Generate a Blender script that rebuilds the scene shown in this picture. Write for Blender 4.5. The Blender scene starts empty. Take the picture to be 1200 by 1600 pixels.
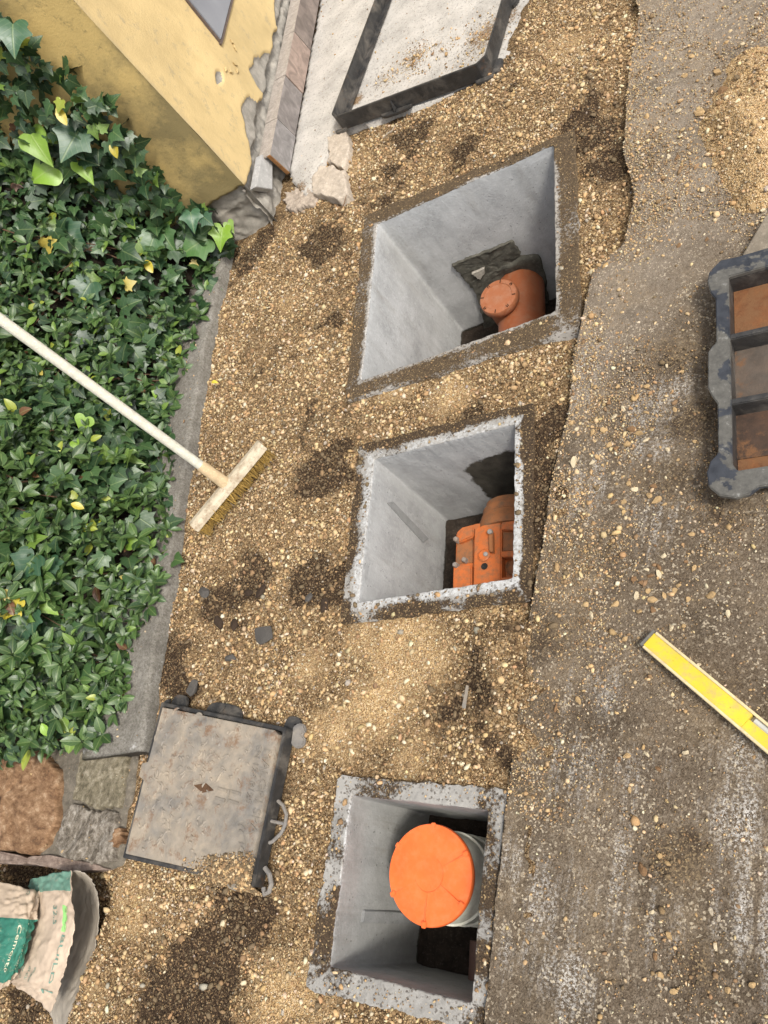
import bpy, bmesh, math
import numpy as np
from mathutils import Vector, Matrix

rng = np.random.default_rng(11)
scene = bpy.context.scene
COL = scene.collection

# ------------------------------------------------------------------ camera
F, W0, H0, CAMZ = 1210.0, 1200.0, 1600.0, 1.43
def _rot(nx, ny):
    d = np.array([nx - 600., ny - 800., F]); d /= np.linalg.norm(d)
    z = -d
    x = np.cross(np.array([0, -1., 0]), z); x /= np.linalg.norm(x)
    return np.stack([x, np.cross(z, x), z])
RC = _rot(1482., 1480.)
cd = bpy.data.cameras.new('camera'); cam = bpy.data.objects.new('camera', cd); COL.objects.link(cam)
m = Matrix.Identity(4)
for i in range(3):
    m[i][0] = RC[i, 0]; m[i][1] = -RC[i, 1]; m[i][2] = -RC[i, 2]
m[2][3] = CAMZ
cam.matrix_world = m
cd.sensor_fit = 'VERTICAL'; cd.sensor_height = 36.0; cd.sensor_width = 27.0
cd.lens = 36.0 * F / H0; cd.clip_start = 0.02; cd.clip_end = 500
scene.camera = cam

# ------------------------------------------------------------------ light
SUN_AZ, SUN_EL = math.radians(106), math.radians(52)      # azimuth from +Y towards +X
world = bpy.data.worlds.new('World'); scene.world = world; world.use_nodes = True
wn = world.node_tree
sky = wn.nodes.new('ShaderNodeTexSky'); sky.sky_type = 'NISHITA'; sky.sun_disc = False
sky.sun_elevation = SUN_EL; sky.sun_rotation = SUN_AZ; sky.dust_density = 4.0; sky.air_density = 1.0; sky.ozone_density = 0.6
bg = wn.nodes['Background']; bg.inputs[1].default_value = 0.14
hs = wn.nodes.new('ShaderNodeHueSaturation'); hs.inputs['Saturation'].default_value = .42      # thin bright cloud
wn.links.new(sky.outputs[0], hs.inputs['Color']); wn.links.new(hs.outputs[0], bg.inputs[0])
sl = bpy.data.lights.new('sun', 'SUN'); sl.energy = 1.95; sl.angle = math.radians(10); sl.color = (1.0, 0.95, 0.87)
so = bpy.data.objects.new('sun', sl); COL.objects.link(so)
sd = Vector((math.sin(SUN_AZ) * math.cos(SUN_EL), math.cos(SUN_AZ) * math.cos(SUN_EL), math.sin(SUN_EL)))
so.rotation_euler = sd.to_track_quat('Z', 'Y').to_euler(); so.location = sd * 6
scene.view_settings.view_transform = 'Standard'; scene.view_settings.look = 'None'
scene.view_settings.exposure = 0.62; scene.view_settings.gamma = 1.0
scene.view_settings.use_curve_mapping = False
scene.cycles.max_bounces = 6; scene.cycles.diffuse_bounces = 4

# ------------------------------------------------------------------ geometry helpers
def at(px, py, z=0.0):
    """point of the place at height z that the photograph shows at (px, py)"""
    r = RC @ np.array([px - 600., py - 800., F])
    q = r * ((CAMZ - z) / -r[2])
    return np.array([q[0], q[1], z])
def atn(pts, z=0.0):
    return [at(p[0], p[1], z if len(p) < 3 else p[2]) for p in pts]
def on_plane(px, py, P, n):
    r = RC @ np.array([px - 600., py - 800., F]); o = np.array([0, 0, CAMZ])
    return o + r * (np.dot(np.asarray(P) - o, n) / np.dot(r, n))
def proj(x, y, z):
    p = np.stack([x, y, z - CAMZ]); c = RC.T @ p.reshape(3, -1)
    return c[0] / c[2] * F + 600, c[1] / c[2] * F + 800, c[2]

def _h(ix, iy, seed):
    n = (ix.astype(np.int64) * 374761393 + iy.astype(np.int64) * 668265263 + seed * 982451653) & 0x7fffffff
    n = ((n ^ (n >> 13)) * 1274126177) & 0x7fffffff
    return ((n ^ (n >> 16)) & 0xffff) / 65535.0
def vnoise(x, y, seed=0):
    x = np.asarray(x, float); y = np.asarray(y, float)
    ix, iy = np.floor(x), np.floor(y); fx, fy = x - ix, y - iy
    fx = fx * fx * (3 - 2 * fx); fy = fy * fy * (3 - 2 * fy)
    a = _h(ix, iy, seed); b = _h(ix + 1, iy, seed); c = _h(ix, iy + 1, seed); d = _h(ix + 1, iy + 1, seed)
    return (a * (1 - fx) + b * fx) * (1 - fy) + (c * (1 - fx) + d * fx) * fy
def fbm(x, y, seed=0, oct=4):
    s = 0; a = .5; f = 1
    for k in range(oct):
        s = s + a * vnoise(np.asarray(x) * f + k * 17.3, np.asarray(y) * f - k * 9.1, seed + k); a *= .5; f *= 2.03
    return s / (1 - .5 ** oct)
def sstep(a, b, x):
    t = np.clip((x - a) / (b - a), 0, 1); return t * t * (3 - 2 * t)

def tag(o, label=None, cat=None, group=None, kind=None):
    if label: o['label'] = label
    if cat: o['category'] = cat
    if group: o['group'] = group
    if kind: o['kind'] = kind
    return o
def empty(name, loc, label, cat, group=None):
    o = bpy.data.objects.new(name, None); COL.objects.link(o); o.location = Vector(loc); o.empty_display_size = .05
    tag(o, label, cat, group); return o
def link(name, me, mat, parent=None, smooth=False):
    o = bpy.data.objects.new(name, me); COL.objects.link(o)
    if mat is not None and not me.materials: me.materials.append(mat)
    if smooth: me.polygons.foreach_set('use_smooth', np.ones(len(me.polygons), bool))
    if parent is not None:
        o.parent = parent; o.matrix_parent_inverse = Matrix.Translation(-parent.location) if parent.parent is None else Matrix.Identity(4)
    return o
def child_of_mesh(o, parent):
    o.parent = parent; o.matrix_parent_inverse = Matrix.Identity(4)
    return o
def mesh_np(name, V, faces, attrs=None, uv=None, k=None):
    """faces: (n,k) array, or list of such arrays"""
    V = np.asarray(V, np.float32).reshape(-1, 3)
    fl = faces if isinstance(faces, list) else [faces]
    fl = [np.asarray(f, np.int32) for f in fl if len(f)]
    idx = np.concatenate([f.ravel() for f in fl]); tot = np.concatenate([np.full(len(f), f.shape[1], np.int32) for f in fl])
    st = np.concatenate([[0], np.cumsum(tot)[:-1]]).astype(np.int32)
    me = bpy.data.meshes.new(name)
    me.vertices.add(len(V)); me.vertices.foreach_set('co', V.ravel())
    me.loops.add(len(idx)); me.loops.foreach_set('vertex_index', idx)
    me.polygons.add(len(tot)); me.polygons.foreach_set('loop_start', st); me.polygons.foreach_set('loop_total', tot)
    for nm, a in (attrs or {}).items():
        a = np.asarray(a, np.float32)
        if a.ndim == 1:
            at_ = me.attributes.new(nm, 'FLOAT', 'POINT'); at_.data.foreach_set('value', a)
        else:
            if a.shape[1] == 3: a = np.concatenate([a, np.ones((len(a), 1), np.float32)], 1)
            at_ = me.attributes.new(nm, 'FLOAT_COLOR', 'POINT'); at_.data.foreach_set('color', a.ravel())
    if uv is not None:
        l = me.uv_layers.new(name='UVMap'); l.data.foreach_set('uv', np.asarray(uv, np.float32)[idx].ravel())
    me.update(calc_edges=True); me.validate()
    return me
def grid_faces(nu, nv, keep=None, off=0):
    i = np.arange((nu - 1) * (nv - 1)); a = (i // (nv - 1)) * nv + i % (nv - 1) + off
    f = np.stack([a, a + nv, a + nv + 1, a + 1], 1)
    return f if keep is None else f[keep.ravel()]

class BM:
    """collects solids, then links them as one mesh object"""
    def __init__(self): self.b = bmesh.new()
    def plate(self, outer, z0, z1, holes=(), bevel=0.0):
        t = bmesh.new(); es = []
        for lp in [outer] + list(holes):
            vs = [t.verts.new((p[0], p[1], z1)) for p in lp]
            es += [t.edges.new((vs[i], vs[(i + 1) % len(vs)])) for i in range(len(vs))]
        bmesh.ops.triangle_fill(t, use_beauty=True, edges=es, normal=(0, 0, 1))
        r = bmesh.ops.extrude_face_region(t, geom=t.faces[:])
        for v in [g for g in r['geom'] if isinstance(g, bmesh.types.BMVert)]: v.co.z = z0
        bmesh.ops.recalc_face_normals(t, faces=t.faces)
        if bevel:
            e = [e for e in t.edges if len(e.link_faces) == 2 and e.calc_face_angle(0) > .6]
            bmesh.ops.bevel(t, geom=e, offset=bevel, segments=2, affect='EDGES', clamp_overlap=True)
        self.add(t)
    def prism(self, poly, depth, bevel=0.0):
        """closed polygon of 3-D points pushed by the vector depth"""
        t = bmesh.new(); d = Vector(depth)
        vs = [t.verts.new(Vector(p)) for p in poly]; ws = [t.verts.new(Vector(p) + d) for p in poly]
        t.faces.new(vs); t.faces.new(ws[::-1]); n = len(vs)
        for i in range(n): t.faces.new((vs[i], ws[i], ws[(i + 1) % n], vs[(i + 1) % n]))
        bmesh.ops.recalc_face_normals(t, faces=t.faces)
        if bevel: bmesh.ops.bevel(t, geom=t.edges[:], offset=bevel, segments=2, affect='EDGES', clamp_overlap=True)
        self.add(t)
    def box(self, c, ax, ay, az, bevel=0.0):
        """centre and three half-axis vectors"""
        c, ax, ay, az = [np.asarray(v, float) for v in (c, ax, ay, az)]
        self.prism([c - ax - ay - az, c + ax - ay - az, c + ax + ay - az, c - ax + ay - az], 2 * az, bevel)
    def lathe(self, prof, base, axis, seg=40, close=True):
        """profile of (radius, height) revolved about axis"""
        a = Vector(axis).normalized(); u = a.orthogonal().normalized(); w = a.cross(u); b0 = Vector(base); t = bmesh.new(); rings = []
        for r, h in prof:
            rings.append([t.verts.new(b0 + a * h + (u * math.cos(2 * math.pi * i / seg) + w * math.sin(2 * math.pi * i / seg)) * r) for i in range(seg)])
        for p, q in zip(rings, rings[1:]):
            for i in range(seg): t.faces.new((p[i], p[(i + 1) % seg], q[(i + 1) % seg], q[i]))
        if close:
            t.faces.new(rings[0][::-1]); t.faces.new(rings[-1])
        bmesh.ops.recalc_face_normals(t, faces=t.faces); self.add(t)
    def tube(self, pts, r, seg=10):
        pts = [Vector(p) for p in pts]; t = bmesh.new(); rings = []
        rr = r if hasattr(r, '__len__') else [r] * len(pts)
        prev = None
        for i, p in enumerate(pts):
            d = (pts[min(i + 1, len(pts) - 1)] - pts[max(i - 1, 0)]).normalized()
            u = d.orthogonal().normalized() if prev is None else (prev - d * prev.dot(d)).normalized()
            prev = u; w = d.cross(u)
            rings.append([t.verts.new(p + (u * math.cos(2 * math.pi * k / seg) + w * math.sin(2 * math.pi * k / seg)) * rr[i]) for k in range(seg)])
        for a, b in zip(rings, rings[1:]):
            for k in range(seg): t.faces.new((a[k], a[(k + 1) % seg], b[(k + 1) % seg], b[k]))
        t.faces.new(rings[0][::-1]); t.faces.new(rings[-1]); self.add(t)
    def add(self, t):
        me = bpy.data.meshes.new('tmp'); t.to_mesh(me); t.free(); self.b.from_mesh(me); bpy.data.meshes.remove(me)
    def build(self, name, mat, parent=None, smooth=False):
        me = bpy.data.meshes.new(name); self.b.to_mesh(me); self.b.free()
        o = link(name, me, mat, None, smooth)
        if smooth:
            try: me.set_sharp_from_angle(angle=math.radians(38))
            except Exception: pass
        if parent is not None: attach(o, parent)
        return o
def attach(o, parent):
    """parent o (built in world coordinates) keeping it where it is"""
    o.parent = parent; o.matrix_parent_inverse = Matrix.Translation(-parent.location) if parent.type == 'EMPTY' else Matrix.Identity(4)
    return o

def resample(poly, n):
    P = np.asarray(poly, float); Q = np.vstack([P, P[:1]]); L = np.concatenate([[0], np.cumsum(np.linalg.norm(np.diff(Q, axis=0), axis=1))])
    s = np.linspace(0, L[-1], n, endpoint=False)
    return np.stack([np.interp(s, L, Q[:, k]) for k in range(P.shape[1])], 1)
def rock_slab(name, poly, thick, mat, parent=None, rough=.006, rag=.006, n=120, seed=1, rnd=.5, nrm=(0, 0, 1), freq=22, dish=0.0):
    """stone or mortar slab whose top outline is poly (3-D, star-shaped); ragged rim, lumpy top, real thickness"""
    nrm = np.asarray(nrm, float); P = resample(poly, n); c = P.mean(0)
    a = np.arange(n)
    ph = 2 * np.pi * a / n
    P = P + (P - c) / np.linalg.norm(P - c, axis=1)[:, None] * ((fbm(3 + 3 * np.cos(ph) * 2.5, 3 + 3 * np.sin(ph) * 2.5, seed) - .5) * 2 * rag * 2)[:, None]
    ks = [1.0, 1.0, .985, .955, .9, .82, .72, .62, .52, .42, .32, .22, .12]
    dz = [-thick, -rnd * .02, -.0008, 0, 0, 0, 0, 0, 0, 0, 0, 0, 0]
    rings = []
    e1 = np.cross(nrm, [0.3, .9, .11]); e1 /= np.linalg.norm(e1); e2 = np.cross(nrm, e1)
    for k, d in zip(ks, dz):
        Q = c + (P - c) * k
        h = (fbm(Q @ e1 * freq, Q @ e2 * freq, seed + 5) - .5) * 2 * rough + (fbm(Q @ e1 * freq * 4, Q @ e2 * freq * 4, seed + 9) - .5) * rough * .8
        if d <= -thick: h = h * 0
        rings.append(Q + nrm * ((d + h - dish * (1 - k ** 4))[:, None]))
    V = np.concatenate(rings + [c[None] + nrm * (-dish)]); m_ = len(ks); F_ = []
    for r in range(m_ - 1):
        b0, b1 = r * n, (r + 1) * n
        F_.append(np.stack([b0 + a, b0 + (a + 1) % n, b1 + (a + 1) % n, b1 + a], 1))
    b0 = (m_ - 1) * n
    tri = np.stack([b0 + a, b0 + (a + 1) % n, np.full(n, m_ * n)], 1)
    me = mesh_np(name, V, [np.concatenate(F_), tri])
    o = link(name, me, mat, None, True)
    if parent is not None: attach(o, parent)
    return o

def text_arrays(s, size=1.0, extr=0.0):
    c = bpy.data.curves.new('txt', 'FONT'); c.body = s; c.size = size; c.extrude = extr; c.resolution_u = 3
    o = bpy.data.objects.new('txt', c); COL.objects.link(o)
    dg = bpy.context.evaluated_depsgraph_get(); dg.update()
    me = bpy.data.meshes.new_from_object(o.evaluated_get(dg))
    V = np.array([v.co[:] for v in me.vertices]); Fc = [list(p.vertices) for p in me.polygons]
    bpy.data.objects.remove(o); bpy.data.curves.remove(c); bpy.data.meshes.remove(me)
    return V, Fc
def py_mesh(name, V, Fc):
    me = bpy.data.meshes.new(name); me.from_pydata([tuple(v) for v in V], [], Fc); me.update(); return me

# ------------------------------------------------------------------ materials
class N:
    def __init__(s, name):
        s.m = bpy.data.materials.new(name); s.m.use_nodes = True; s.t = s.m.node_tree
        s.p = s.t.nodes['Principled BSDF']; s.co = s.t.nodes.new('ShaderNodeTexCoord').outputs['Object']
    def nd(s, typ, **ins):
        n = s.t.nodes.new('ShaderNode' + typ)
        for k, v in ins.items(): s.set(n.inputs[k.replace('_', ' ')], v)
        return n
    def set(s, i, v):
        if isinstance(v, bpy.types.NodeSocket): s.t.links.new(v, i)
        elif i.type == 'RGBA' and not hasattr(v, '__len__'): i.default_value = (v, v, v, 1)
        elif i.type == 'RGBA' and len(v) == 3: i.default_value = (*v, 1)
        else: i.default_value = v
    def noise(s, scale, detail=4, rough=.55, vec=None, dist=0.0):
        n = s.nd('TexNoise', Scale=scale, Detail=detail, Roughness=rough, Distortion=dist); s.set(n.inputs['Vector'], vec or s.co); return n.outputs['Fac']
    def vor(s, scale, feat='F1', out='Distance', vec=None, rand=1.0):
        n = s.nd('TexVoronoi', Scale=scale, Randomness=rand); n.feature = feat; s.set(n.inputs['Vector'], vec or s.co)
        return n.outputs[out] if out != 'Color' else s.nd('SeparateColor', Color=n.outputs[out]).outputs[0]
    def map(s, scale, rot=(0, 0, 0), vec=None):
        n = s.nd('Mapping', Scale=scale, Rotation=rot); s.set(n.inputs['Vector'], vec or s.co); return n.outputs[0]
    def ramp(s, fac, stops, interp='LINEAR'):
        n = s.nd('ValToRGB', Fac=fac); e = n.color_ramp.elements; n.color_ramp.interpolation = interp
        while len(e) < len(stops): e.new(.5)
        for el, (p, c) in zip(e, stops):
            el.position = p; el.color = (c, c, c, 1) if not hasattr(c, '__len__') else (*c, 1)
        return n.outputs[0]
    def mix(s, fac, a, b, mode='MIX'):
        n = s.t.nodes.new('ShaderNodeMix'); n.data_type = 'RGBA'; n.blend_type = mode
        s.set(n.inputs[0], fac); s.set(n.inputs[6], a); s.set(n.inputs[7], b); return n.outputs[2]
    def ma(s, op, a, b=0.0, c=0.0):
        n = s.t.nodes.new('ShaderNodeMath'); n.operation = op; s.set(n.inputs[0], a); s.set(n.inputs[1], b); s.set(n.inputs[2], c); return n.outputs[0]
    def attr(s, name, col=False):
        n = s.nd('Attribute'); n.attribute_name = name; return n.outputs['Color' if col else 'Fac']
    def uv(s):
        n = s.nd('UVMap'); x = s.nd('SeparateXYZ', Vector=n.outputs[0]); return x.outputs[0], x.outputs[1]
    def xyz(s):
        x = s.nd('SeparateXYZ', Vector=s.co); return x.outputs
    def bump(s, h, strength=.5, dist=.003, nrm=None):
        n = s.nd('Bump', Height=h, Strength=strength, Distance=dist)
        if nrm is not None: s.set(n.inputs['Normal'], nrm)
        return n.outputs[0]
    def done(s, color, rough=.85, nrm=None, spec=.3, metal=0.0):
        s.set(s.p.inputs['Base Color'], color); s.set(s.p.inputs['Roughness'], rough); s.set(s.p.inputs['Specular IOR Level'], spec); s.set(s.p.inputs['Metallic'], metal)
        if nrm is not None: s.set(s.p.inputs['Normal'], nrm)
        return s.m

def mat_ground():
    n = N('gravel_soil'); soil = n.attr('soil')
    c1 = n.ramp(n.vor(190, out='Color'), [(0, (.045, .025, .012)), (.4, (.13, .074, .034)), (.78, (.32, .20, .09)), (1, (.60, .45, .27))])
    c2 = n.ramp(n.vor(420, out='Color'), [(0, (.035, .022, .012)), (.55, (.14, .088, .043)), (1, (.5, .38, .22))])
    tan = n.mix(n.noise(60, 3), c1, c2)
    tan = n.mix(n.ramp(n.attr('sand'), [(.25, 0), (.8, .85)]), tan, n.ramp(n.vor(520, out='Color'), [(0, (.15, .082, .036)), (.3, (.43, .275, .125)), (.75, (.64, .45, .225)), (1, (.75, .6, .4))]))
    dirt = n.ramp(n.vor(300, out='Color'), [(0, (.028, .018, .011)), (.6, (.06, .038, .022)), (.9, (.12, .08, .045)), (1, (.3, .2, .1))])
    k = n.ma('ADD', soil, n.ma('MULTIPLY', n.ma('SUBTRACT', n.noise(38, 5, .7), .5), 1.1))
    col = n.mix(n.ramp(k, [(.35, 0), (.7, 1)]), tan, dirt)
    h = n.ma('ADD', n.ma('MULTIPLY', n.vor(190), -.8), n.ma('MULTIPLY', n.vor(420), -.5))
    return n.done(col, .95, n.bump(h, .9, .006), .15)
def mat_pebble(name='gravel'):
    n = N(name); c = n.attr('Col', True)
    c = n.mix(n.ma('MULTIPLY', n.noise(420, 3, .7), .55), c, (.5, .38, .22), 'MIX')
    d = n.mix(.35, c, n.mix(1, c, n.noise(260, 4, .7), 'MULTIPLY'))
    return n.done(d, .9, n.bump(n.noise(700, 3), .5, .001), .2)
def mat_stone(name, base, var=.35, scale=90, spec=.2):
    n = N(name); b = np.array(base)
    c = n.ramp(n.noise(scale, 6, .65), [(.25, tuple(b * (1 - var))), (.5, tuple(b)), (.75, tuple(np.minimum(b * (1 + var), .8)))])
    c = n.mix(n.ramp(n.noise(scale * 4, 3), [(.58, 0), (.75, .5)]), c, tuple(np.minimum(b * 1.7 + .05, .8)))
    return n.done(c, .88, n.bump(n.noise(scale * 3, 5, .7), .6, .003), spec)
def mat_road():
    n = N('worn_road')
    st = n.map((46, 3.4, 10), (0, 0, math.radians(13)))
    base = n.ramp(n.noise(5, 5, .6), [(.3, (.094, .070, .045)), (.5, (.158, .121, .083)), (.72, (.23, .183, .131))])
    base = n.mix(n.ma('MULTIPLY', n.vor(400, out='Color'), .75), base, n.mix(1, base, (.30, .26, .21), 'MULTIPLY'))
    base = n.mix(n.ramp(n.noise(75, 6, .8), [(.5, 0), (.68, .6)]), base, (.25, .205, .155))
    chips = n.ramp(n.vor(290, out='Color'), [(.84, 0), (.88, 1)])
    base = n.mix(n.ma('MULTIPLY', chips, n.ramp(n.noise(30, 4), [(.38, .08), (.62, .75)])), base, (.52, .44, .32))
    white = n.ramp(n.ma('ADD', n.ma('MULTIPLY', n.attr('white'), .36), n.ma('MULTIPLY', n.noise(1.0, 6, .75, st), .95)), [(.58, 0), (.84, 1)])
    wsp = n.ma('MULTIPLY', white, n.ramp(n.noise(190, 5, .85), [(.50, 0), (.545, .9)]))
    col = n.mix(wsp, base, (.60, .57, .52))
    dk = n.ramp(n.ma('ADD', n.attr('soil'), n.ma('MULTIPLY', n.ma('SUBTRACT', n.noise(45, 5, .7), .5), 1.2)), [(.35, 0), (.8, .92)])
    col = n.mix(dk, col, n.ramp(n.vor(380, out='Color'), [(0, (.035, .024, .015)), (.7, (.075, .05, .03)), (1, (.3, .22, .12))]))
    pale = n.ramp(n.attr('pale'), [(0, 0), (1, .75)])
    col = n.mix(n.ma('MULTIPLY', pale, n.ramp(n.noise(60, 5, .7), [(.3, .35), (.6, 1)])), col, (.36, .305, .24))
    film = n.ramp(n.noise(7, 7, .75), [(.5, 0), (.66, .55)])
    col = n.mix(n.ma('MULTIPLY', film, n.ramp(n.noise(200, 4, .8), [(.4, .25), (.6, 1)])), col, (.30, .225, .14))
    h = n.ma('ADD', n.noise(240, 5, .75), n.ma('MULTIPLY', n.vor(330), -.6))
    return n.done(col, .9, n.bump(h, .8, .004), .25)
def mat_concrete(name, base, attr_white=None, attr_dirt=None, attr_wet=None, tint=1.0, holes=True, dirtcol=((.03, .02, .012), (.075, .05, .029))):
    n = N(name); b = np.array(base)
    col = n.ramp(n.noise(9, 6, .6), [(.28, tuple(b * .74)), (.5, tuple(b)), (.75, tuple(np.minimum(b * 1.2, .85)))])
    col = n.mix(n.ramp(n.noise(70, 5, .7), [(.5, 0), (.72, .35)]), col, tuple(np.minimum(b * 1.45, .85)))
    col = n.mix(n.ramp(n.noise(1, 5, .7, n.map((30, 30, 6))), [(.52, 0), (.7, .3)]), col, tuple(b * .6))
    h = n.noise(160, 5, .7)
    if holes:
        hd = n.vor(95); hm = n.ma('MULTIPLY', n.ramp(hd, [(.10, 1), (.2, 0)]), n.ramp(n.vor(95, out='Color'), [(.72, 0), (.8, 1)]))
        col = n.mix(n.ma('MULTIPLY', hm, .6), col, tuple(b * .35)); h = n.ma('SUBTRACT', h, n.ma('MULTIPLY', hm, 1.2))
    if attr_white:
        k = n.ramp(n.ma('ADD', n.attr(attr_white), n.ma('MULTIPLY', n.ma('SUBTRACT', n.noise(85, 6, .75), .5), 1.5)), [(.38, 0), (.6, 1)])
        col = n.mix(n.ma('MULTIPLY', k, n.ramp(n.noise(150, 5, .8), [(.36, .1), (.62, 1)])), col, (.50, .508, .505))
    if attr_wet:
        dr = n.ramp(n.noise(1, 6, .75, n.map((20, 20, 2.2))), [(.54, 0), (.70, .5)])
        col = n.mix(n.ma('MULTIPLY', dr, n.ramp(n.noise(60, 5, .8), [(.4, .2), (.6, 1)])), col, tuple(b * np.array([.62, .56, .47])))
        col = n.mix(n.ramp(n.noise(3.2, 4, .6), [(.55, 0), (.75, .35)]), col, tuple(b * np.array([.72, .70, .64])))
        k = n.ramp(n.ma('ADD', n.attr(attr_wet), n.ma('MULTIPLY', n.ma('SUBTRACT', n.noise(16, 5, .7), .5), .7)), [(.42, 0), (.52, 1)])
        col = n.mix(k, col, n.ramp(n.noise(30, 5), [(.3, (.032, .028, .021)), (.7, (.07, .062, .048))]))
    if attr_dirt:
        k = n.ramp(n.ma('ADD', n.attr(attr_dirt), n.ma('MULTIPLY', n.ma('SUBTRACT', n.noise(110, 6, .8), .5), 1.6)), [(.40, 0), (.58, 1)])
        dc = n.ramp(n.vor(420, out='Color'), [(0, dirtcol[0]), (.82, dirtcol[1]), (.9, dirtcol[1]), (1, (.34, .24, .12))])
        col = n.mix(n.ma('MULTIPLY', n.ramp(n.vor(230, out='Color'), [(.9, 0), (.93, .8)]), n.ramp(n.attr(attr_dirt), [(0, .4), (.4, 1)])), col, (.04, .027, .017)); col = n.mix(k, col, dc); h = n.ma('ADD', h, n.ma('MULTIPLY', k, n.noise(300, 3)))
    return n.done(col, .85, n.bump(h, .55, .0035), .25)
def mat_plastic(name, base, rough=.45, dust=(.35, .25, .15), amt=.5):
    n = N(name); b = np.array(base)
    c = n.ramp(n.noise(14, 4), [(.3, tuple(b * .88)), (.7, tuple(np.minimum(b * 1.08, .95)))])
    k = n.ma('MULTIPLY', n.ramp(n.noise(45, 6, .75), [(.45, 0), (.66, 1)]), amt)
    c = n.mix(k, c, dust)
    c = n.mix(n.ma('MULTIPLY', n.ramp(n.noise(200, 3), [(.66, 0), (.72, 1)]), amt * .8), c, tuple(b * .35))
    return n.done(c, n.ramp(k, [(0, rough), (1, .85)]), n.bump(n.noise(60, 5), .15, .002), .4)
def mat_cast(name, base, dust, amt=.5, rust=0.2, rough=.55):
    n = N(name); b = np.array(base)
    c = n.ramp(n.noise(50, 5), [(.3, tuple(b * .7)), (.7, tuple(b * 1.3))])
    k = n.ramp(n.noise(13, 7, .7, None, .6), [(.62 - amt * .5, 0), (.85 - amt * .35, 1)])
    c = n.mix(k, c, n.ramp(n.noise(30, 5, .7), [(.3, tuple(np.array(dust) * .72)), (.7, dust)]))
    r = n.ramp(n.noise(22, 6, .75), [(.66 - rust * .4, 0), (.74 - rust * .3, 1)])
    c = n.mix(n.ma('MULTIPLY', r, min(1, rust * 2.2)), c, (.16, .075, .03))
    return n.done(c, n.ramp(k, [(0, rough), (1, .9)]), n.bump(n.noise(180, 5, .7), .5, .002), .4)
def mat_leaf(name):
    n = N(name); c = n.attr('Col', True); u, v = n.uv(); au = n.ma('ABSOLUTE', u)
    mid = n.ramp(au, [(.010, 1), (.028, 0)])
    s = n.ma('FRACT', n.ma('MULTIPLY', n.ma('SUBTRACT', v, n.ma('MULTIPLY', au, .9)), 5.0))
    lat = n.ma('MULTIPLY', n.ramp(n.ma('ABSOLUTE', n.ma('SUBTRACT', s, .5)), [(.02, 1), (.09, 0)]), .35)
    k = n.ma('MULTIPLY', n.ma('MAXIMUM', mid, lat), .55)
    c = n.mix(n.ma('MULTIPLY', n.noise(60, 4), .5), c, n.mix(1, c, (.55, .6, .5), 'MULTIPLY'))
    c = n.mix(k, c, n.mix(.5, c, (.30, .36, .14)))
    n.set(n.p.inputs['Coat Weight'], .12); n.set(n.p.inputs['Coat Roughness'], .35)
    return n.done(c, .42, n.bump(n.ma('ADD', k, n.ma('MULTIPLY', n.noise(110, 3), .6)), .35, .002), .45)

M = {}
M['ground'] = mat_ground(); M['pebble'] = mat_pebble(); M['road'] = mat_road()
M['litter'] = mat_stone('leaf_litter', (.014, .010, .006), .6, 60)  # brown litter, colour taken darker to deepen the shade between leaves
M['pit_wall'] = mat_concrete('pit_concrete', (.40, .402, .395), 'white', None, 'wet')
M['pit_wall_b'] = mat_concrete('pit_concrete_grey', (.36, .362, .355), 'white', None, 'wet')
M['pit_wall_c'] = mat_concrete('pit_concrete_dark', (.275, .275, .262), 'white', None, 'wet')
M['pit_rim_earthy'] = mat_concrete('rim_concrete_earthy', (.30, .28, .25), 'white', 'dirt', dirtcol=((.05, .034, .02), (.105, .074, .043)))
M['pit_rim'] = mat_concrete('rim_concrete', (.29, .278, .255), 'white', 'dirt')
M['pave'] = mat_concrete('pale_pavement', (.44, .415, .375), None, 'dirt', dirtcol=((.1, .06, .035), (.3, .2, .11)))
n = N('kerb_concrete'); kc_ = n.ramp(n.noise(11, 6, .7), [(.3, (.14, .128, .108)), (.5, (.215, .20, .17)), (.7, (.30, .283, .25))])
kc_ = n.mix(n.ramp(n.noise(130, 6, .8), [(.42, .55), (.56, 0)]), kc_, (.06, .052, .04)); kc_ = n.mix(n.ramp(n.noise(150, 5, .8), [(.56, 0), (.66, .6)]), kc_, (.36, .34, .31))
kc_ = n.mix(n.ramp(n.ma('ADD', n.attr('dirt'), n.ma('MULTIPLY', n.ma('SUBTRACT', n.noise(40, 6, .75), .5), 1.2)), [(.35, 0), (.8, .7)]), kc_, (.075, .068, .042))
kc_ = n.mix(n.ramp(n.ma('ADD', n.attr('white'), n.ma('MULTIPLY', n.ma('SUBTRACT', n.noise(85, 6, .75), .5), 1.5)), [(.38, 0), (.6, .8)]), kc_, (.5, .49, .47))
M['kerb'] = n.done(kc_, .92, n.bump(n.noise(170, 6, .8), .8, .004), .2)
M['mud'] = mat_stone('wet_mud', (.03, .022, .016), .6, 50)
M['mortar'] = mat_stone('grey_mortar', (.14, .122, .095), .45, 45)
M['mortar_dark'] = mat_stone('damp_mortar', (.085, .08, .064), .6, 28)
M['leaf'] = mat_leaf('leaf')
M['stem'] = mat_stone('stem_bark', (.10, .06, .035), .4, 60)
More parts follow.
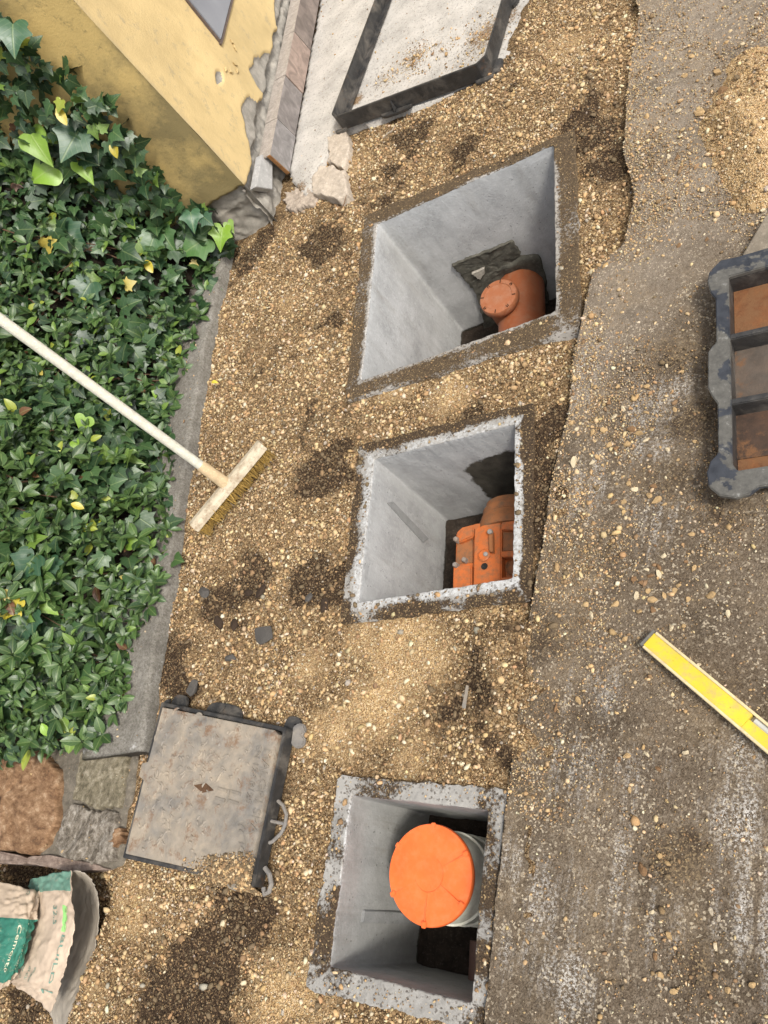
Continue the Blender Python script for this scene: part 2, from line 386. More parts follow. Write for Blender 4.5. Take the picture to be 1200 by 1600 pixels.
# ------------------------------------------------------------------ outlines of the place (photo points laid on the ground)
road_px = [(1010, -120), (1000, -40), (995, 0), (1000, 30), (990, 85), (980, 160), (975, 235), (992, 310), (980, 385), (930, 425), (915, 490), (900, 560), (893, 640), (872, 720), (858, 800), (846, 880), (832, 960), (820, 1050), (812, 1130), (797, 1225)]
RE = np.array([at(*p)[:2] for p in road_px] + [(-.672, .06), (-.650, -.2), (-.632, -.34), (-.625, -.5), (-.62, -1.3)])
RE = RE[np.argsort(RE[:, 1])]
def road_x(y): return np.interp(y, RE[:, 1], RE[:, 0]) + (fbm(y * 14, y * 0 + 3.3, 4) - .5) * .014
kerb_px = [(352, 388), (338, 450), (322, 520), (312, 580), (300, 650), (287, 740), (270, 840), (255, 930), (241, 1000), (229, 1100), (222, 1174)]
KR = np.array([at(p[0], p[1], .03)[:2] for p in kerb_px]); KR = KR[np.argsort(KR[:, 1])]
U = np.array([-.27, .963]); U /= np.linalg.norm(U); NL = np.array([-U[1], U[0]])
ivy_px = [(318, 330), (322, 388), (312, 420), (300, 480), (272, 560), (252, 630), (246, 700), (243, 760), (240, 830), (226, 900), (196, 970), (180, 1040), (163, 1100), (135, 1150)]
IE = np.array([at(p[0], p[1], .05)[:2] for p in ivy_px])
IES, IEQ = IE @ U, IE @ NL; o_ = np.argsort(IES); IES, IEQ = IES[o_], IEQ[o_]
S0 = IES[0] - .02
def bank_h(x, y):
    s = x * U[0] + y * U[1]; q = x * NL[0] + y * NL[1]
    d = q - np.interp(s, IES, IEQ)
    k = 1.5 + 2.6 * sstep(IES[-1] - .75, IES[-1], s); Hm = 1.25
    h = Hm * (1 - np.exp(-k * np.clip(d, 0, None) / Hm))
    h = h * np.clip((s - S0 + .02) / .38, 0, 1) ** .75
    return np.where(d > -.02, h + .02 + (fbm(s * 5, q * 5, 31) - .5) * .11 * sstep(0, .12, d), -1)
def on_bank(px, py, lift=0.0):
    best = on_bank0(px, py, lift)
    w = on_plane(px, py, WC - wd * (lift + .05), wd); a = -np.dot(w - WC, wn_)
    if a > .10 and 0 < w[2] < 1.7 and np.linalg.norm(w - [0, 0, CAMZ]) < np.linalg.norm(best - [0, 0, CAMZ]): return w
    return best
def on_bank0(px, py, lift=0.0):
    for z in np.arange(1.6, 0.0, -.01):
        p = at(px, py, z)
        if bank_h(p[0:1], p[1:2])[0] + lift >= z: return p
    return at(px, py, .05 + lift)

PITS = [dict(i=[(590, 350), (865, 226), (868, 487), (565, 596)], o=[(570, 338), (897, 203), (907, 512), (540, 629)], d=.60),
        dict(i=[(585, 717), (805, 663), (802, 904), (560, 941)], o=[(562, 696), (833, 630), (830, 936), (532, 974)], d=.42),
        dict(i=[(549, 1242), (763, 1266), (737, 1568), (514, 1510)], o=[(531, 1212), (793, 1234), (757, 1612), (480, 1546)], d=.36)]
for P in PITS:
    P['I'] = np.array(atn(P['i'])); P['O'] = np.array(atn(P['o']))
def in_quad(x, y, Q, shrink=0.0):
    c = Q[:, :2].mean(0); q = Q[:, :2]; r = np.ones(np.shape(x), bool)
    for k in range(4):
        a, b = q[k], q[(k + 1) % 4]; e = (b - a) / np.linalg.norm(b - a); n = np.array([e[1], -e[0]])
        if np.dot(c - a, n) < 0: n = -n
        r &= ((x - a[0]) * n[0] + (y - a[1]) * n[1]) > shrink
    return r
def in_poly(x, y, poly):
    P = np.asarray(poly)[:, :2]; r = np.zeros(np.shape(x), bool); n = len(P)
    for k in range(n):
        a, b = P[k], P[(k + 1) % n]
        c = ((a[1] > y) != (b[1] > y)) & (x < (b[0] - a[0]) * (y - a[1]) / (b[1] - a[1] + 1e-12) + a[0]); r ^= c
    return r
def blob_field(x, y, blobs):
    f = np.zeros(np.shape(x))
    for px, py, r, s in blobs:
        c = at(px, py); sc = np.linalg.norm(c - [0, 0, CAMZ]) / F * r
        # photo patches run a little longer along the row of pits
        dx, dy = x - c[0], y - c[1]; f = np.maximum(f, s * np.exp(-((dx ** 2 + dy ** 2) / sc ** 2)))
    return f
SOIL = [(505, 375, 50, 1.1), (400, 900, 58, 1.3), (350, 930, 45, 1.35), (505, 735, 55, 1.1), (480, 905, 48, 1.4), (530, 905, 34, 1.3), (265, 1050, 45, 1.5), (290, 1085, 35, 1.), (360, 985, 30, .8),
        (720, 1080, 60, 1.3), (780, 1020, 60, .6), (700, 1140, 50, .6), (285, 1560, 75, 1.05), (330, 1490, 45, .9), (370, 1435, 55, .95), (250, 1580, 60, .8), (400, 1400, 40, .8), (850, 750, 60, 1.2), (865, 660, 45, .8), (850, 850, 40, .9), (840, 930, 40, .8),
        (930, 190, 60, .8), (955, 250, 45, .8), (820, 130, 60, .5), (400, 370, 55, 1.6), (345, 395, 30, .9), (470, 240, 30, .7), (600, 300, 70, .55), (720, 245, 60, .6), (640, 215, 50, .6), (540, 420, 50, .5), (520, 500, 40, .5), (540, 650, 40, .5), (570, 1180, 50, .4), (780, 1180, 60, .6), (430, 1180, 40, .5), (740, 640, 45, .6), (480, 660, 60, .45), (880, 500, 30, .6), (930, 380, 40, .6), (250, 900, 25, .7), (290, 640, 20, .4), (430, 560, 60, .35), (250, 1010, 40, .9), (215, 1180, 30, .6), (20, 1370, 60, 1.2), (40, 1580, 80, 1.)]
RSOIL = [(1050, 560, 55, .85), (1080, 660, 60, .8), (1050, 760, 60, .7), (1010, 470, 40, .4), (960, 870, 40, .6), (905, 970, 40, .6), (1060, 1350, 45, 1.), (1075, 1320, 35, .9), (1090, 1510, 35, .8), (1130, 800, 60, .7), (1000, 1080, 40, .4), (1150, 1060, 50, .5), (850, 1000, 60, .8), (850, 1120, 50, .6), (880, 900, 40, .5), (1140, 130, 60, .4), (1120, 330, 50, .3), (950, 1130, 50, .35), (1180, 900, 40, .4)]
WHITE = [(1035, 640, 60, .9), (1025, 700, 50, .8), (920, 570, 50, .55), (905, 620, 40, .6), (920, 770, 60, .6), (1020, 810, 60, .6), (940, 1080, 40, .6), (910, 1200, 60, .5), (850, 1400, 60, .6), (890, 1530, 50, .9), (1170, 1290, 60, .8), (1180, 1450, 60, .6), (1050, 1450, 50, .4), (1160, 1180, 50, .7), (810, 1350, 40, .7), (790, 1480, 40, .7), (1000, 1200, 60, .4), (950, 1400, 50, .5), (970, 1330, 40, .4)]
PALE = [(1060, 60, 140, .9), (1050, 180, 110, .8), (1010, 300, 70, .6), (1100, 20, 120, .9), (960, 470, 60, .55), (930, 540, 40, .5), (1150, 350, 60, .5), (1020, 400, 60, .4), (960, 500, 90, .6), (1000, 420, 100, .6), (920, 620, 60, .45), (1080, 300, 120, .75)]
SAND = [(640, 1020, 80, 1.), (590, 1100, 70, .9), (560, 1000, 50, .6), (620, 590, 50, .8), (700, 610, 50, .7), (470, 1160, 40, .5), (440, 1560, 70, .8), (200, 1420, 60, .8), (620, 690, 30, .4), (520, 1150, 60, .6), (760, 960, 40, .5), (640, 1160, 60, .5), (450, 480, 50, .35), (880, 80, 50, .6), (900, 300, 40, .4), (560, 250, 40, .4), (700, 200, 40, .5), (480, 1030, 50, .6), (1170, 200, 60, .9), (1190, 280, 50, .8), (150, 1560, 40, .5), (330, 500, 30, .3)]
DENSE = [(1160, 210, 70, 1.2), (1190, 270, 60, 1.2), (1130, 200, 45, 1.), (1180, 150, 50, .9), (1180, 60, 60, .5), (900, 720, 40, .9), (960, 700, 50, .8), (990, 780, 45, .8), (930, 680, 40, .8), (870, 800, 30, .9), (1010, 760, 40, .6), (990, 900, 35, .9), (960, 850, 50, .9), (920, 800, 60, .8), (1040, 830, 50, .6), (905, 900, 50, .8), (940, 620, 50, .5), (1060, 770, 50, .4), (1000, 260, 50, .45), (1000, 350, 60, .35), (940, 960, 40, .6), (855, 960, 40, .9), (840, 1080, 40, .7), (830, 1180, 30, .6), (1050, 1330, 35, .6), (1090, 1520, 40, .5), (1120, 850, 50, .3)]

RZ = .012
def gz(x, y):
    """height of the loose ground"""
    z = -.012 + (fbm(x * 7, y * 7, 2) - .5) * .03 + (fbm(x * 30, y * 30, 8) - .5) * .012
    e = x - road_x(y)
    hi_ = sstep(.62, 1.0, y); z = z - .008 * hi_ * np.exp(-((e + .035) / .035) ** 2); w_ = (1 - hi_) * sstep(-.16, -.05, e); z = z * (1 - w_) + w_ * (RZ + .002 + .030 * (fbm(x * 15, y * 15, 15) - .5) + .010 * (fbm(x * 50, y * 50, 16) - .5) - e * .13)
    for k, P in enumerate(PITS):
        ins = in_quad(x, y, P['O'], -.05); z = np.where(ins, np.minimum(z, -.010), z)
    z = z + .035 * np.exp(-(((x + 1.05) / .45) ** 2 + ((y - 2.02) / .16) ** 2))       # spoil heaped behind the largest pit
    z = z - .06 * sstep(-.30, -.42, y) * sstep(-1.66, -1.74, x)
    c_ = at(832, 40); z = z + .03 * np.exp(-(((x - c_[0]) / .10) ** 2 + ((y - c_[1]) / .30) ** 2))
    z = z - .06 * sstep(.0 + .09 * (1 - hi_), .05 + .09 * (1 - hi_), e)
    return z
# ------------------------------------------------------------------ setting: ground, road, kerb, pavement
X0, X1, Y0, Y1 = -3.4, 1.2, -1.3, 4.2
xs = np.arange(X0, X1 + 1e-6, .0115); ys = np.arange(Y0, Y1 + 1e-6, .0115)
gx, gy = np.meshgrid(xs, ys, indexing='ij'); Z = gz(gx, gy)
cx, cy = (gx[:-1, :-1] + gx[1:, 1:]) / 2, (gy[:-1, :-1] + gy[1:, 1:]) / 2
keep = np.ones(cx.shape, bool)
for P in PITS: keep &= ~in_quad(cx, cy, P['O'], .022)
def soil_field(x, y):
    k = soil_raw(x, y); return np.clip(k, -1, .25) + 1.0 * sstep(.26, .78, k)
def soil_raw(x, y): return blob_field(x, y, SOIL) * (-.05 + 1.75 * fbm(x * 9, y * 9, 79)) + (fbm(x * 4, y * 4, 77) - .5) * .5 + (fbm(x * 21, y * 21, 78) - .5) * 1.15 - .6 * blob_field(x, y, SAND)
soil = soil_field(gx, gy)
V = np.stack([gx, gy, Z], -1).reshape(-1, 3); Fg = grid_faces(len(xs), len(ys), keep)
xe, ye = xs[-1], ys[-1]; R_ = 60.0; b = len(V); zz = -.075
ringV = np.array([(-R_, -R_, zz), (R_, -R_, zz), (R_, R_, zz), (-R_, R_, zz), (X0, Y0, zz), (xe, Y0, zz), (xe, ye, zz), (X0, ye, zz)])
ringF = np.array([(0, 1, 5, 4), (1, 2, 6, 5), (2, 3, 7, 6), (3, 0, 4, 7)]) + b
me = mesh_np('ground', np.vstack([V, ringV]), np.vstack([Fg, ringF]), {'soil': np.concatenate([soil.ravel(), np.full(8, .3)]), 'sand': np.concatenate([(blob_field(gx, gy, SAND) + (fbm(gx * 9, gy * 9, 83) - .5) * .8).ravel(), np.zeros(8)])})
tag(link('ground', me, M['ground'], None, True), kind='structure')

ny_, nx_ = 620, 190
yy = np.linspace(Y0 - 2, Y1 + 6, ny_); uu = np.concatenate([[0, 0, .0009], np.linspace(.002, 1, nx_) ** 1.6])
ry = np.repeat(yy[:, None], len(uu), 1); ex = road_x(yy); rx = ex[:, None] + uu[None] * (4.5 - ex[:, None])
rz = RZ + (fbm(rx * 9, ry * 9, 21) - .5) * .010 + (fbm(rx * 60, ry * 60, 22) - .5) * .004
rz[:, 0] = -.10; rz[:, 1] -= .012 * vnoise(yy * 30, yy * 0, 6)
me = mesh_np('road', np.stack([rx, ry, rz], -1).reshape(-1, 3), grid_faces(ny_, len(uu)),
             {'white': blob_field(rx, ry, WHITE).ravel(), 'soil': blob_field(rx, ry, RSOIL).ravel(), 'pale': blob_field(rx, ry, PALE).ravel()})
tag(link('road', me, M['road'], None, True), kind='structure')

HUMPS = [(at(*p), a, r1, r2) for p, a, r1, r2 in (((1192, 180), .034, .10, .15), ((1158, 212), .030, .065, .085), ((1200, 265), .034, .085, .085), ((1180, 312), .022, .045, .045), ((1195, 110), .022, .09, .12), ((1112, 205), .016, .04, .05), ((1140, 160), .016, .05, .08))]; hx, hy = np.meshgrid(np.linspace(-.62, .25, 110), np.linspace(1.15, 2.35, 130), indexing='ij')
hz_ = sum(a * np.exp(-(((hx - p[0]) / r1) ** 2 + ((hy - p[1]) / r2) ** 2)) for p, a, r1, r2 in HUMPS)
hz_ = hz_ * (-.15 + 1.3 * fbm(hx * 17, hy * 17, 120) + 1.0 * fbm(hx * 6.3, hy * 6.3, 121)) - .016
def heap_h(x, y): return np.maximum(sum(a * np.exp(-(((x - p[0]) / r1) ** 2 + ((y - p[1]) / r2) ** 2)) for p, a, r1, r2 in HUMPS) * (-.15 + 1.3 * fbm(x * 17, y * 17, 120) + 1.0 * fbm(x * 6.3, y * 6.3, 121)) - .016, 0)
tag(link('gravel_heap', mesh_np('gravel_heap', np.stack([hx, hy, RZ + hz_], -1).reshape(-1, 3), grid_faces(110, 130), {'soil': np.full(hx.size, -.3), 'sand': np.full(hx.size, .95)}), M['ground'], None, True), 'low heap of pale tan gravel on the road behind the upturned cover', 'gravel', kind='stuff')
# kerb
kn = 260; ky = np.linspace(KR[0, 1], KR[-1, 1], kn); kx = np.interp(ky, KR[:, 1], KR[:, 0]) + (fbm(ky * 12, ky * 0, 9) - .5) * .012
cr = np.array([(0, -.10), (.0, -.012), (.004, -.003), (.014, 0)] + [(w, .0) for w in np.linspace(.03, .235, 16)] + [(.245, -.02), (.245, -.1)])
KV = np.zeros((kn, len(cr), 3))
KV[..., 0] = kx[:, None] + cr[None, :, 0] * NL[0]; KV[..., 1] = ky[:, None] + cr[None, :, 0] * NL[1]
KV[..., 2] = .03 + cr[None, :, 1] + (fbm(KV[..., 0] * 14, KV[..., 1] * 14, 3) - .5) * .008 * (cr[None, :, 1] > -.02)
kf = [grid_faces(kn, len(cr)), np.arange(len(cr))[None, ::-1], (np.arange(len(cr)) + (kn - 1) * len(cr))[None]]
kw = np.maximum(np.exp(-(cr[None, :, 0] / .012) ** 2) * .22 + 0 * ky[:, None], blob_field(KV[..., 0], KV[..., 1], [(150, 1163, 22, .55), (222, 1168, 14, .5), (190, 1120, 40, .16), (285, 600, 50, .22)]))
tag(link('kerb', mesh_np('kerb', KV.reshape(-1, 3), kf, {'white': kw.ravel(), 'dirt': (.12 + .5 * sstep(.16, .27, cr[None, :, 0]) + (fbm(KV[..., 0] * 7, KV[..., 1] * 7, 12) - .5) * 1.1).ravel()}), M['kerb'], None, True), kind='structure')

# pale pavement
pv_px = [(449, 270), (462, 296), (476, 310), (486, 300), (487, 272), (500, 257), (512, 240), (512, 212), (560, 196), (640, 172), (700, 150), (765, 118), (800, 84), (822, 30), (838, -20), (880, -160), (560, -260), (518, -60), (500, 0)]
pv = np.array(atn(pv_px, .012))
px_, py_ = np.arange(pv[:, 0].min(), pv[:, 0].max(), .011), np.arange(pv[:, 1].min(), pv[:, 1].max(), .011)
qx, qy = np.meshgrid(px_, py_, indexing='ij'); jx = qx + (fbm(qx * 20, qy * 20, 5) - .5) * .014; jy = qy + (fbm(qx * 20, qy * 20, 6) - .5) * .014
ins = in_poly(jx[:-1, :-1], jy[:-1, :-1], pv)
pz = .012 + (fbm(qx * 8, qy * 8, 7) - .5) * .008 + (fbm(qx * 40, qy * 40, 7) - .5) * .003
pd = blob_field(qx, qy, [(650, 95, 30, .5), (600, 130, 30, .4), (760, 60, 40, .55), (560, 160, 16, .7), (590, 60, 14, .5), (470, 300, 20, .6), (800, 30, 30, .5)])
me = mesh_np('pavement', np.stack([qx, qy, pz], -1).reshape(-1, 3), grid_faces(len(px_), len(py_), ins), {'dirt': pd.ravel()})
bmx = bmesh.new(); bmx.from_mesh(me); bd = [e for e in bmx.edges if e.is_boundary]
r = bmesh.ops.extrude_edge_only(bmx, edges=bd)
for v in [g for g in r['geom'] if isinstance(g, bmesh.types.BMVert)]: v.co.z -= .08
bmesh.ops.delete(bmx, geom=[v for v in bmx.verts if not v.link_faces], context='VERTS'); bmx.to_mesh(me); bmx.free()
tag(link('pavement', me, M['pave'], None, True), kind='structure')

# ------------------------------------------------------------------ the three concrete pits
def bil(Q, s, t):
    s = s[..., None]; t = t[..., None]
    return (Q[0] * (1 - s) + Q[1] * s) * (1 - t) + (Q[3] * (1 - s) + Q[2] * s) * t
def quad_perim(Q, n, rc=0.0):
    """n points round Q, clockwise from corner 0"""
    pts = []
    for k in range(4):
        a, b_ = Q[k], Q[(k + 1) % 4]
        pts.append(a + (b_ - a) * np.linspace(0, 1, n // 4, endpoint=False)[:, None])
    P = np.concatenate(pts)
    if rc:
        for _ in range(rc): P = (np.roll(P, 1, 0) + P * 2 + np.roll(P, -1, 0)) / 4
    return P
def make_pit(k, label, dirt_fn, white_fn, rim_mat, wet=(), wwhite=.15):
    P = PITS[k]; I, O, D = P['I'], P['O'], P['d']; n = 480
    t = empty('concrete_pit', (*I[:, :2].mean(0), -D), label, 'inspection pit', 'concrete inspection pits in a row')
    pi, po = quad_perim(I, n, 5), quad_perim(O, n, 3)
    par = np.arange(n) / n * 4
    ed = (pi - I.mean(0)); ed /= np.linalg.norm(ed, axis=1)[:, None]
    jag = (fbm(par * 40, par * 0 + k, 50 + k) - .5) * .004
    rows = []; att = []
    for f in [0, .03, .08] + list(np.linspace(.15, .97, 13)) + [1.0, 1.012, 1.012]:
        q = pi + (po - pi) * f
        q = q + ed * (jag * (1 - np.clip(f * 4, 0, 1)))[:, None] + ed * ((fbm(par * 30, par * 0 + 9, 60 + k) - .5) * .012 * np.clip(f * 3 - 2, 0, 1))[:, None]
        z = (fbm(q[:, 0] * 12, q[:, 1] * 12, 70 + k) - .5) * .010 + (fbm(q[:, 0] * 90, q[:, 1] * 90, 71 + k) - .5) * .003 + .002
        if f == 0: z = z - .004
        q[:, 2] = z; rows.append(q); att.append(np.full(n, f))
    rows[-1][:, 2] = -.12
    V = np.concatenate(rows); fr = np.concatenate(att); pr = np.tile(par, len(rows)); m_ = len(rows); a = np.arange(n)
    Fq = np.concatenate([np.stack([r * n + a, (r + 1) * n + a, (r + 1) * n + (a + 1) % n, r * n + (a + 1) % n], 1) for r in range(m_ - 1)])
    me = mesh_np('rim', V, Fq, {'dirt': dirt_fn(fr, pr, V), 'white': white_fn(fr, pr, V)})
    attach(link('rim', me, rim_mat, None, True), t)
    # inner walls: one skin from the mouth down, set a hair inside the rim edge
    zs = np.concatenate([np.linspace(0, -.03, 6), np.linspace(-.045, -D, 46)]); rows = []
    for z in zs:
        q = pi + ed * (jag * np.exp(z / .03))[:, None]
        q = q + ed * (((fbm(par * 9 + 3, par * 0 + z * 9, 80 + k) - .5) * .006))[:, None] * (1 if z < -.02 else .3)
        q[:, 2] = z + (rows and 0 or rows.__len__() and 0)
        rows.append(q)
    rows[0][:, 2] = (fbm(rows[0][:, 0] * 12, rows[0][:, 1] * 12, 70 + k) - .5) * .010 + (fbm(rows[0][:, 0] * 90, rows[0][:, 1] * 90, 71 + k) - .5) * .003 - .002
    V = np.concatenate(rows); m_ = len(rows)
    Fq = np.concatenate([np.stack([r * n + a, r * n + (a + 1) % n, (r + 1) * n + (a + 1) % n, (r + 1) * n + a], 1) for r in range(m_ - 1)])
    pr = np.tile(par, m_); w = np.zeros(len(V))
    for (pc, zc, rp, rz_, s) in wet: w = np.maximum(w, s * np.exp(-(((pr - pc) / rp) ** 4 + ((V[:, 2] - zc) / rz_) ** 4)))
    w = np.maximum(w, .75 * sstep(-D + .05, -D, V[:, 2]))
    ww = np.exp(V[:, 2] / .02) * .55 + wwhite * fbm(pr * 3, V[:, 2] * 8, 90 + k)
    attach(link('wall', mesh_np('wall', V, Fq, {'wet': w, 'white': ww}), M[('pit_wall', 'pit_wall_b', 'pit_wall_c')[k]], None, True), t)
    # floor
    s_, t_ = np.meshgrid(np.linspace(-.02, 1.02, 60), np.linspace(-.02, 1.02, 60), indexing='ij')
    Fl = bil(I, s_, t_); Fl[..., 2] = -D + .015 + (fbm(Fl[..., 0] * 14, Fl[..., 1] * 14, 95 + k) - .5) * .04
    attach(link('floor', mesh_np('floor', Fl.reshape(-1, 3), grid_faces(60, 60)), M['mud'], None, True), t)
    return t
nz = lambda V, f, s: fbm(V[:, 0] * f, V[:, 1] * f, s)
pit1 = make_pit(0, 'largest square concrete pit, earth-covered rim, holding the brown pipe with a round cap',
    lambda f, p, V: .30 + .42 * sstep(.0, .35, f) + (nz(V, 8, 1) - .5) * .7 + .25 * (p < 1.1) - .2 * sstep(.8, 1, f) * (p > 2) * (p < 3), lambda f, p, V: .55 * np.exp(-f / .12) * ((p < 1) | (p > 3)) + .35 * np.exp(-((f - .95) / .08) ** 2) * ((p > 2) & (p < 3)), M['pit_rim_earthy'], wwhite=.62)
pit2 = make_pit(1, 'middle square concrete pit with white-edged rim, holding the orange bolted valve box',
    lambda f, p, V: .08 + .85 * sstep(.2, .8, f) * np.where((p > 3), .75, np.where((p > 2), .62, np.where(p > 1, 1.15, 1.0))) + (nz(V, 16, 2) - .5) * 1.5, lambda f, p, V: .60 * (1 - sstep(.25, .75, f)) * np.where(p < 1, .75, 1) + (nz(V, 14, 3) - .5) * .5, M['pit_rim'],
    wet=[(.80, -.26, .36, .16, 1.1)], wwhite=.2)
pit3 = make_pit(2, 'smallest square concrete pit with pale rim, holding the bucket-like riser with orange lid',
    lambda f, p, V: np.where(p < 1, .36, np.where(p < 2, .52, np.where(p < 3, .34, .50))) + (nz(V, 18, 4) - .5) * 1.2, lambda f, p, V: np.where(p < 1, -.1, np.where(p < 2, .14, .12)) * (1 - .3 * sstep(.2, .9, f)) + .45 * np.exp(-f / .12) * (p > 3) + (nz(V, 20, 5) - .5) * .7, M['pit_rim'], wwhite=.05)

def wall_frame(k, side):
    """plane of one inner wall of pit k: point, inward normal, unit along, end"""
    I = PITS[k]['I']; a, b_ = I[side], I[(side + 1) % 4]; e = (b_ - a) / np.linalg.norm(b_ - a)
    n = np.array([e[1], -e[0], 0.])
    if np.dot(I.mean(0) - a, n) < 0: n = -n
    return a, n, e
def wall_poly(k, side, pts, off=.004):
    a, n, e = wall_frame(k, side); return [on_plane(p[0], p[1], a, n) + n * off for p in pts], n
# mortar filling round the pipe hole in the largest pit
pl, n_ = wall_poly(0, 0, [(706, 412), (800, 374), (814, 394), (800, 412), (740, 452)], .010)
rock_slab('mortar_patch', pl, .02, M['mortar_dark'], pit1, .007, .004, 100, 3, nrm=n_, freq=30, dish=.004)
pl, n_ = wall_poly(0, 0, [(735, 438), (815, 398), (842, 394), (855, 440), (858, 520), (760, 560), (752, 480)], .013)
rock_slab('mortar_patch', pl, .02, M['mortar_dark'], pit1, .010, .005, 100, 8, nrm=n_, freq=24)
pl, n_ = wall_poly(0, 0, [(737, 422), (757, 414), (757, 424), (750, 432), (744, 428)], .017)
rock_slab('mortar_patch', pl, .008, mat_stone('pale_mortar', (.35, .32, .27), .2), pit1, .003, .003, 50, 4, nrm=n_)
# knock-out strips cast into the pit walls
def strip(k, pts, t):
    pl, n_ = wall_poly(k, 3, pts, .006); b = BM(); b.prism(pl, -n_ * .03, .0015)
    b.build('cast_strip', M['pit_strip'], t)
M['pit_strip'] = mat_concrete('strip_concrete', (.25, .252, .246))
strip(1, [(604, 786), (612, 784), (668, 842), (660, 848)], pit2)
strip(2, [(566, 1422), (700, 1428), (700, 1447), (563, 1441)], pit3)

# ------------------------------------------------------------------ pipe in the largest pit
M['terracotta'] = mat_plastic('terracotta_plastic', (.30, .092, .036), .4, (.30, .17, .10), .45)
M['terracotta_cap'] = mat_plastic('terracotta_cap', (.34, .12, .052), .5, (.40, .24, .16), .4)
I0 = PITS[0]['I']; ey0 = (I0[0] - I0[3]); ey0 /= np.linalg.norm(ey0)
pc = at(800, 470, -.44)
pr_ = .078
cpos = at(778, 463, -.335)
axc = np.array([pc[0], pc[1], -.46])
foot = np.array([cpos[0], cpos[1], -.46])
t = empty('drain_pipe', (foot[0], foot[1], -.56), 'reddish brown plastic drain pipe with round screw cap in the largest pit', 'pipe')
b = BM(); px0 = foot + np.array([.03, .0, 0])
b.lathe([(pr_, -.45), (pr_, .33)], px0, ey0, 56)
b.lathe([(pr_ + .012, -.25), (pr_ + .012, -.16), (pr_ + .004, -.15)], px0, ey0, 56)
b.build('pipe_body', M['terracotta'], t, True)
ax = (np.array([0, 0, 1.]) + .22 * (np.array([0, 0, CAMZ]) - cpos) / np.linalg.norm(np.array([0, 0, CAMZ]) - cpos)); ax /= np.linalg.norm(ax)
b = BM(); b.lathe([(.055, -.16), (.055, -.022), (.060, -.02)], cpos, ax, 56); b.build('branch', M['terracotta'], t, True)
b = BM(); b.lathe([(.061, -.03), (.065, -.024), (.065, -.006), (.062, 0), (.048, .0012), (.046, -.0012), (.0, -.0012)], cpos, ax, 64, False)
cap = b.build('cap', M['terracotta_cap'], t, True)
axv = Vector(ax); uu_ = axv.orthogonal().normalized(); ww_ = axv.cross(uu_)
M['engrave'] = mat_stone('dark_dirt_marks', (.05, .028, .018), .3)
for k, ang in enumerate(np.linspace(0, 2 * math.pi, 9)[:-1]):
    b = BM(); d = uu_ * math.cos(ang) + ww_ * math.sin(ang); tt = axv.cross(d); c0 = Vector(cpos) + d * .055 + axv * .002
    if k % 2: b.box(c0, d * .006, tt * .0012, axv * .001)
    else:
        b.box(c0 + tt * .003, d * .0035, tt * .001, axv * .001); b.box(c0 - tt * .003, d * .0035, tt * .001, axv * .001); b.box(c0 + d * .0045, d * .0008, tt * .003, axv * .001)
    attach(b.build('cap_mark', M['engrave']), cap)

# ------------------------------------------------------------------ valve box in the middle pit
M['valve'] = mat_plastic('orange_plastic_dusty', (.52, .135, .032), .45, (.22, .12, .06), .85)
M['valve_dirt'] = mat_plastic('orange_plastic_muddy', (.30, .115, .04), .7, (.15, .09, .05), .9)
M['steel'] = mat_cast('zinc_bolt', (.30, .285, .27), (.24, .16, .10), .4, .25, .4)
M['hole_shade'] = mat_stone('black_hole_shade', (.025, .022, .02), .4)
vz = -.20
t = empty('backflow_valve', (*at(770, 860, -.38)[:2], -.40), 'orange plastic backflow valve box with bolts and latch inside the middle pit', 'valve')
I1 = PITS[1]['I']; ex1 = (I1[1] - I1[0]) / np.linalg.norm(I1[1] - I1[0]); ey1 = (I1[0] - I1[3]) / np.linalg.norm(I1[0] - I1[3])
b = BM(); b.plate(atn([(709, 965), (713, 832), (722, 824), (745, 818), (880, 800), (880, 930)], vz - .03), -.41, vz - .028, bevel=.004); b.build('body', M['valve'], t, True)
b = BM()
b.plate(atn([(741, 826), (756, 820), (783, 816), (783, 960), (738, 964)], vz), vz - .03, vz, bevel=.003)
b.plate(atn([(713, 838), (722, 828), (740, 823), (740, 838), (716, 848)], vz - .012), vz - .03, vz - .012, bevel=.003)
b.plate(atn([(708, 884), (736, 882), (737, 962), (706, 966)], vz - .01), vz - .03, vz - .01, bevel=.003)
b.plate(atn([(783.5, 816), (870, 803), (870, 826), (783.5, 828)], vz), vz - .03, vz, bevel=.002)
b.plate(atn([(783.5, 861), (870, 857), (870, 869), (783.5, 870)], vz), vz - .03, vz, bevel=.002)
b.plate(atn([(783.5, 902), (870, 900), (870, 930), (783.5, 955)], vz), vz - .03, vz, bevel=.002)
cover = b.build('cover', M['valve'], t, True)
for c, r_ in (((757, 868), .017), ((803, 886), .022), ((808, 845), .022)):
    b = BM(); z_ = vz if c[0] < 780 else vz - .028
    b.lathe([(r_, 0), (r_, .004), (r_ * .8, .006), (r_ * .75, .004), (0, .004)], at(*c, z_), (0, 0, 1), 32, False); b.build('boss', M['valve'] if c[0] < 780 else M['valve_dirt'], t, True)
b = BM(); b.plate(atn([(714, 848), (739, 843), (739, 879), (713, 882)], vz - .026), vz - .03, vz - .0255, bevel=.001); b.build('muddy_panel', M['valve_dirt'], t)
for c, z_ in (((713, 843), vz - .008), ((712, 883), vz - .006), ((726, 875), vz - .018)):
    b = BM(); b.lathe([(.0075, -.012), (.0075, .004), (.006, .007), (.0, .008)], at(*c, z_), (0, 0, 1), 6, False); b.build('bolt', M['steel'], t)
b = BM(); b.lathe([(.006, -.004), (.006, .003), (.004, .005), (0, .005)], at(759, 866, vz + .004), (0, 0, 1), 16, False); b.build('bolt', M['steel'], t)
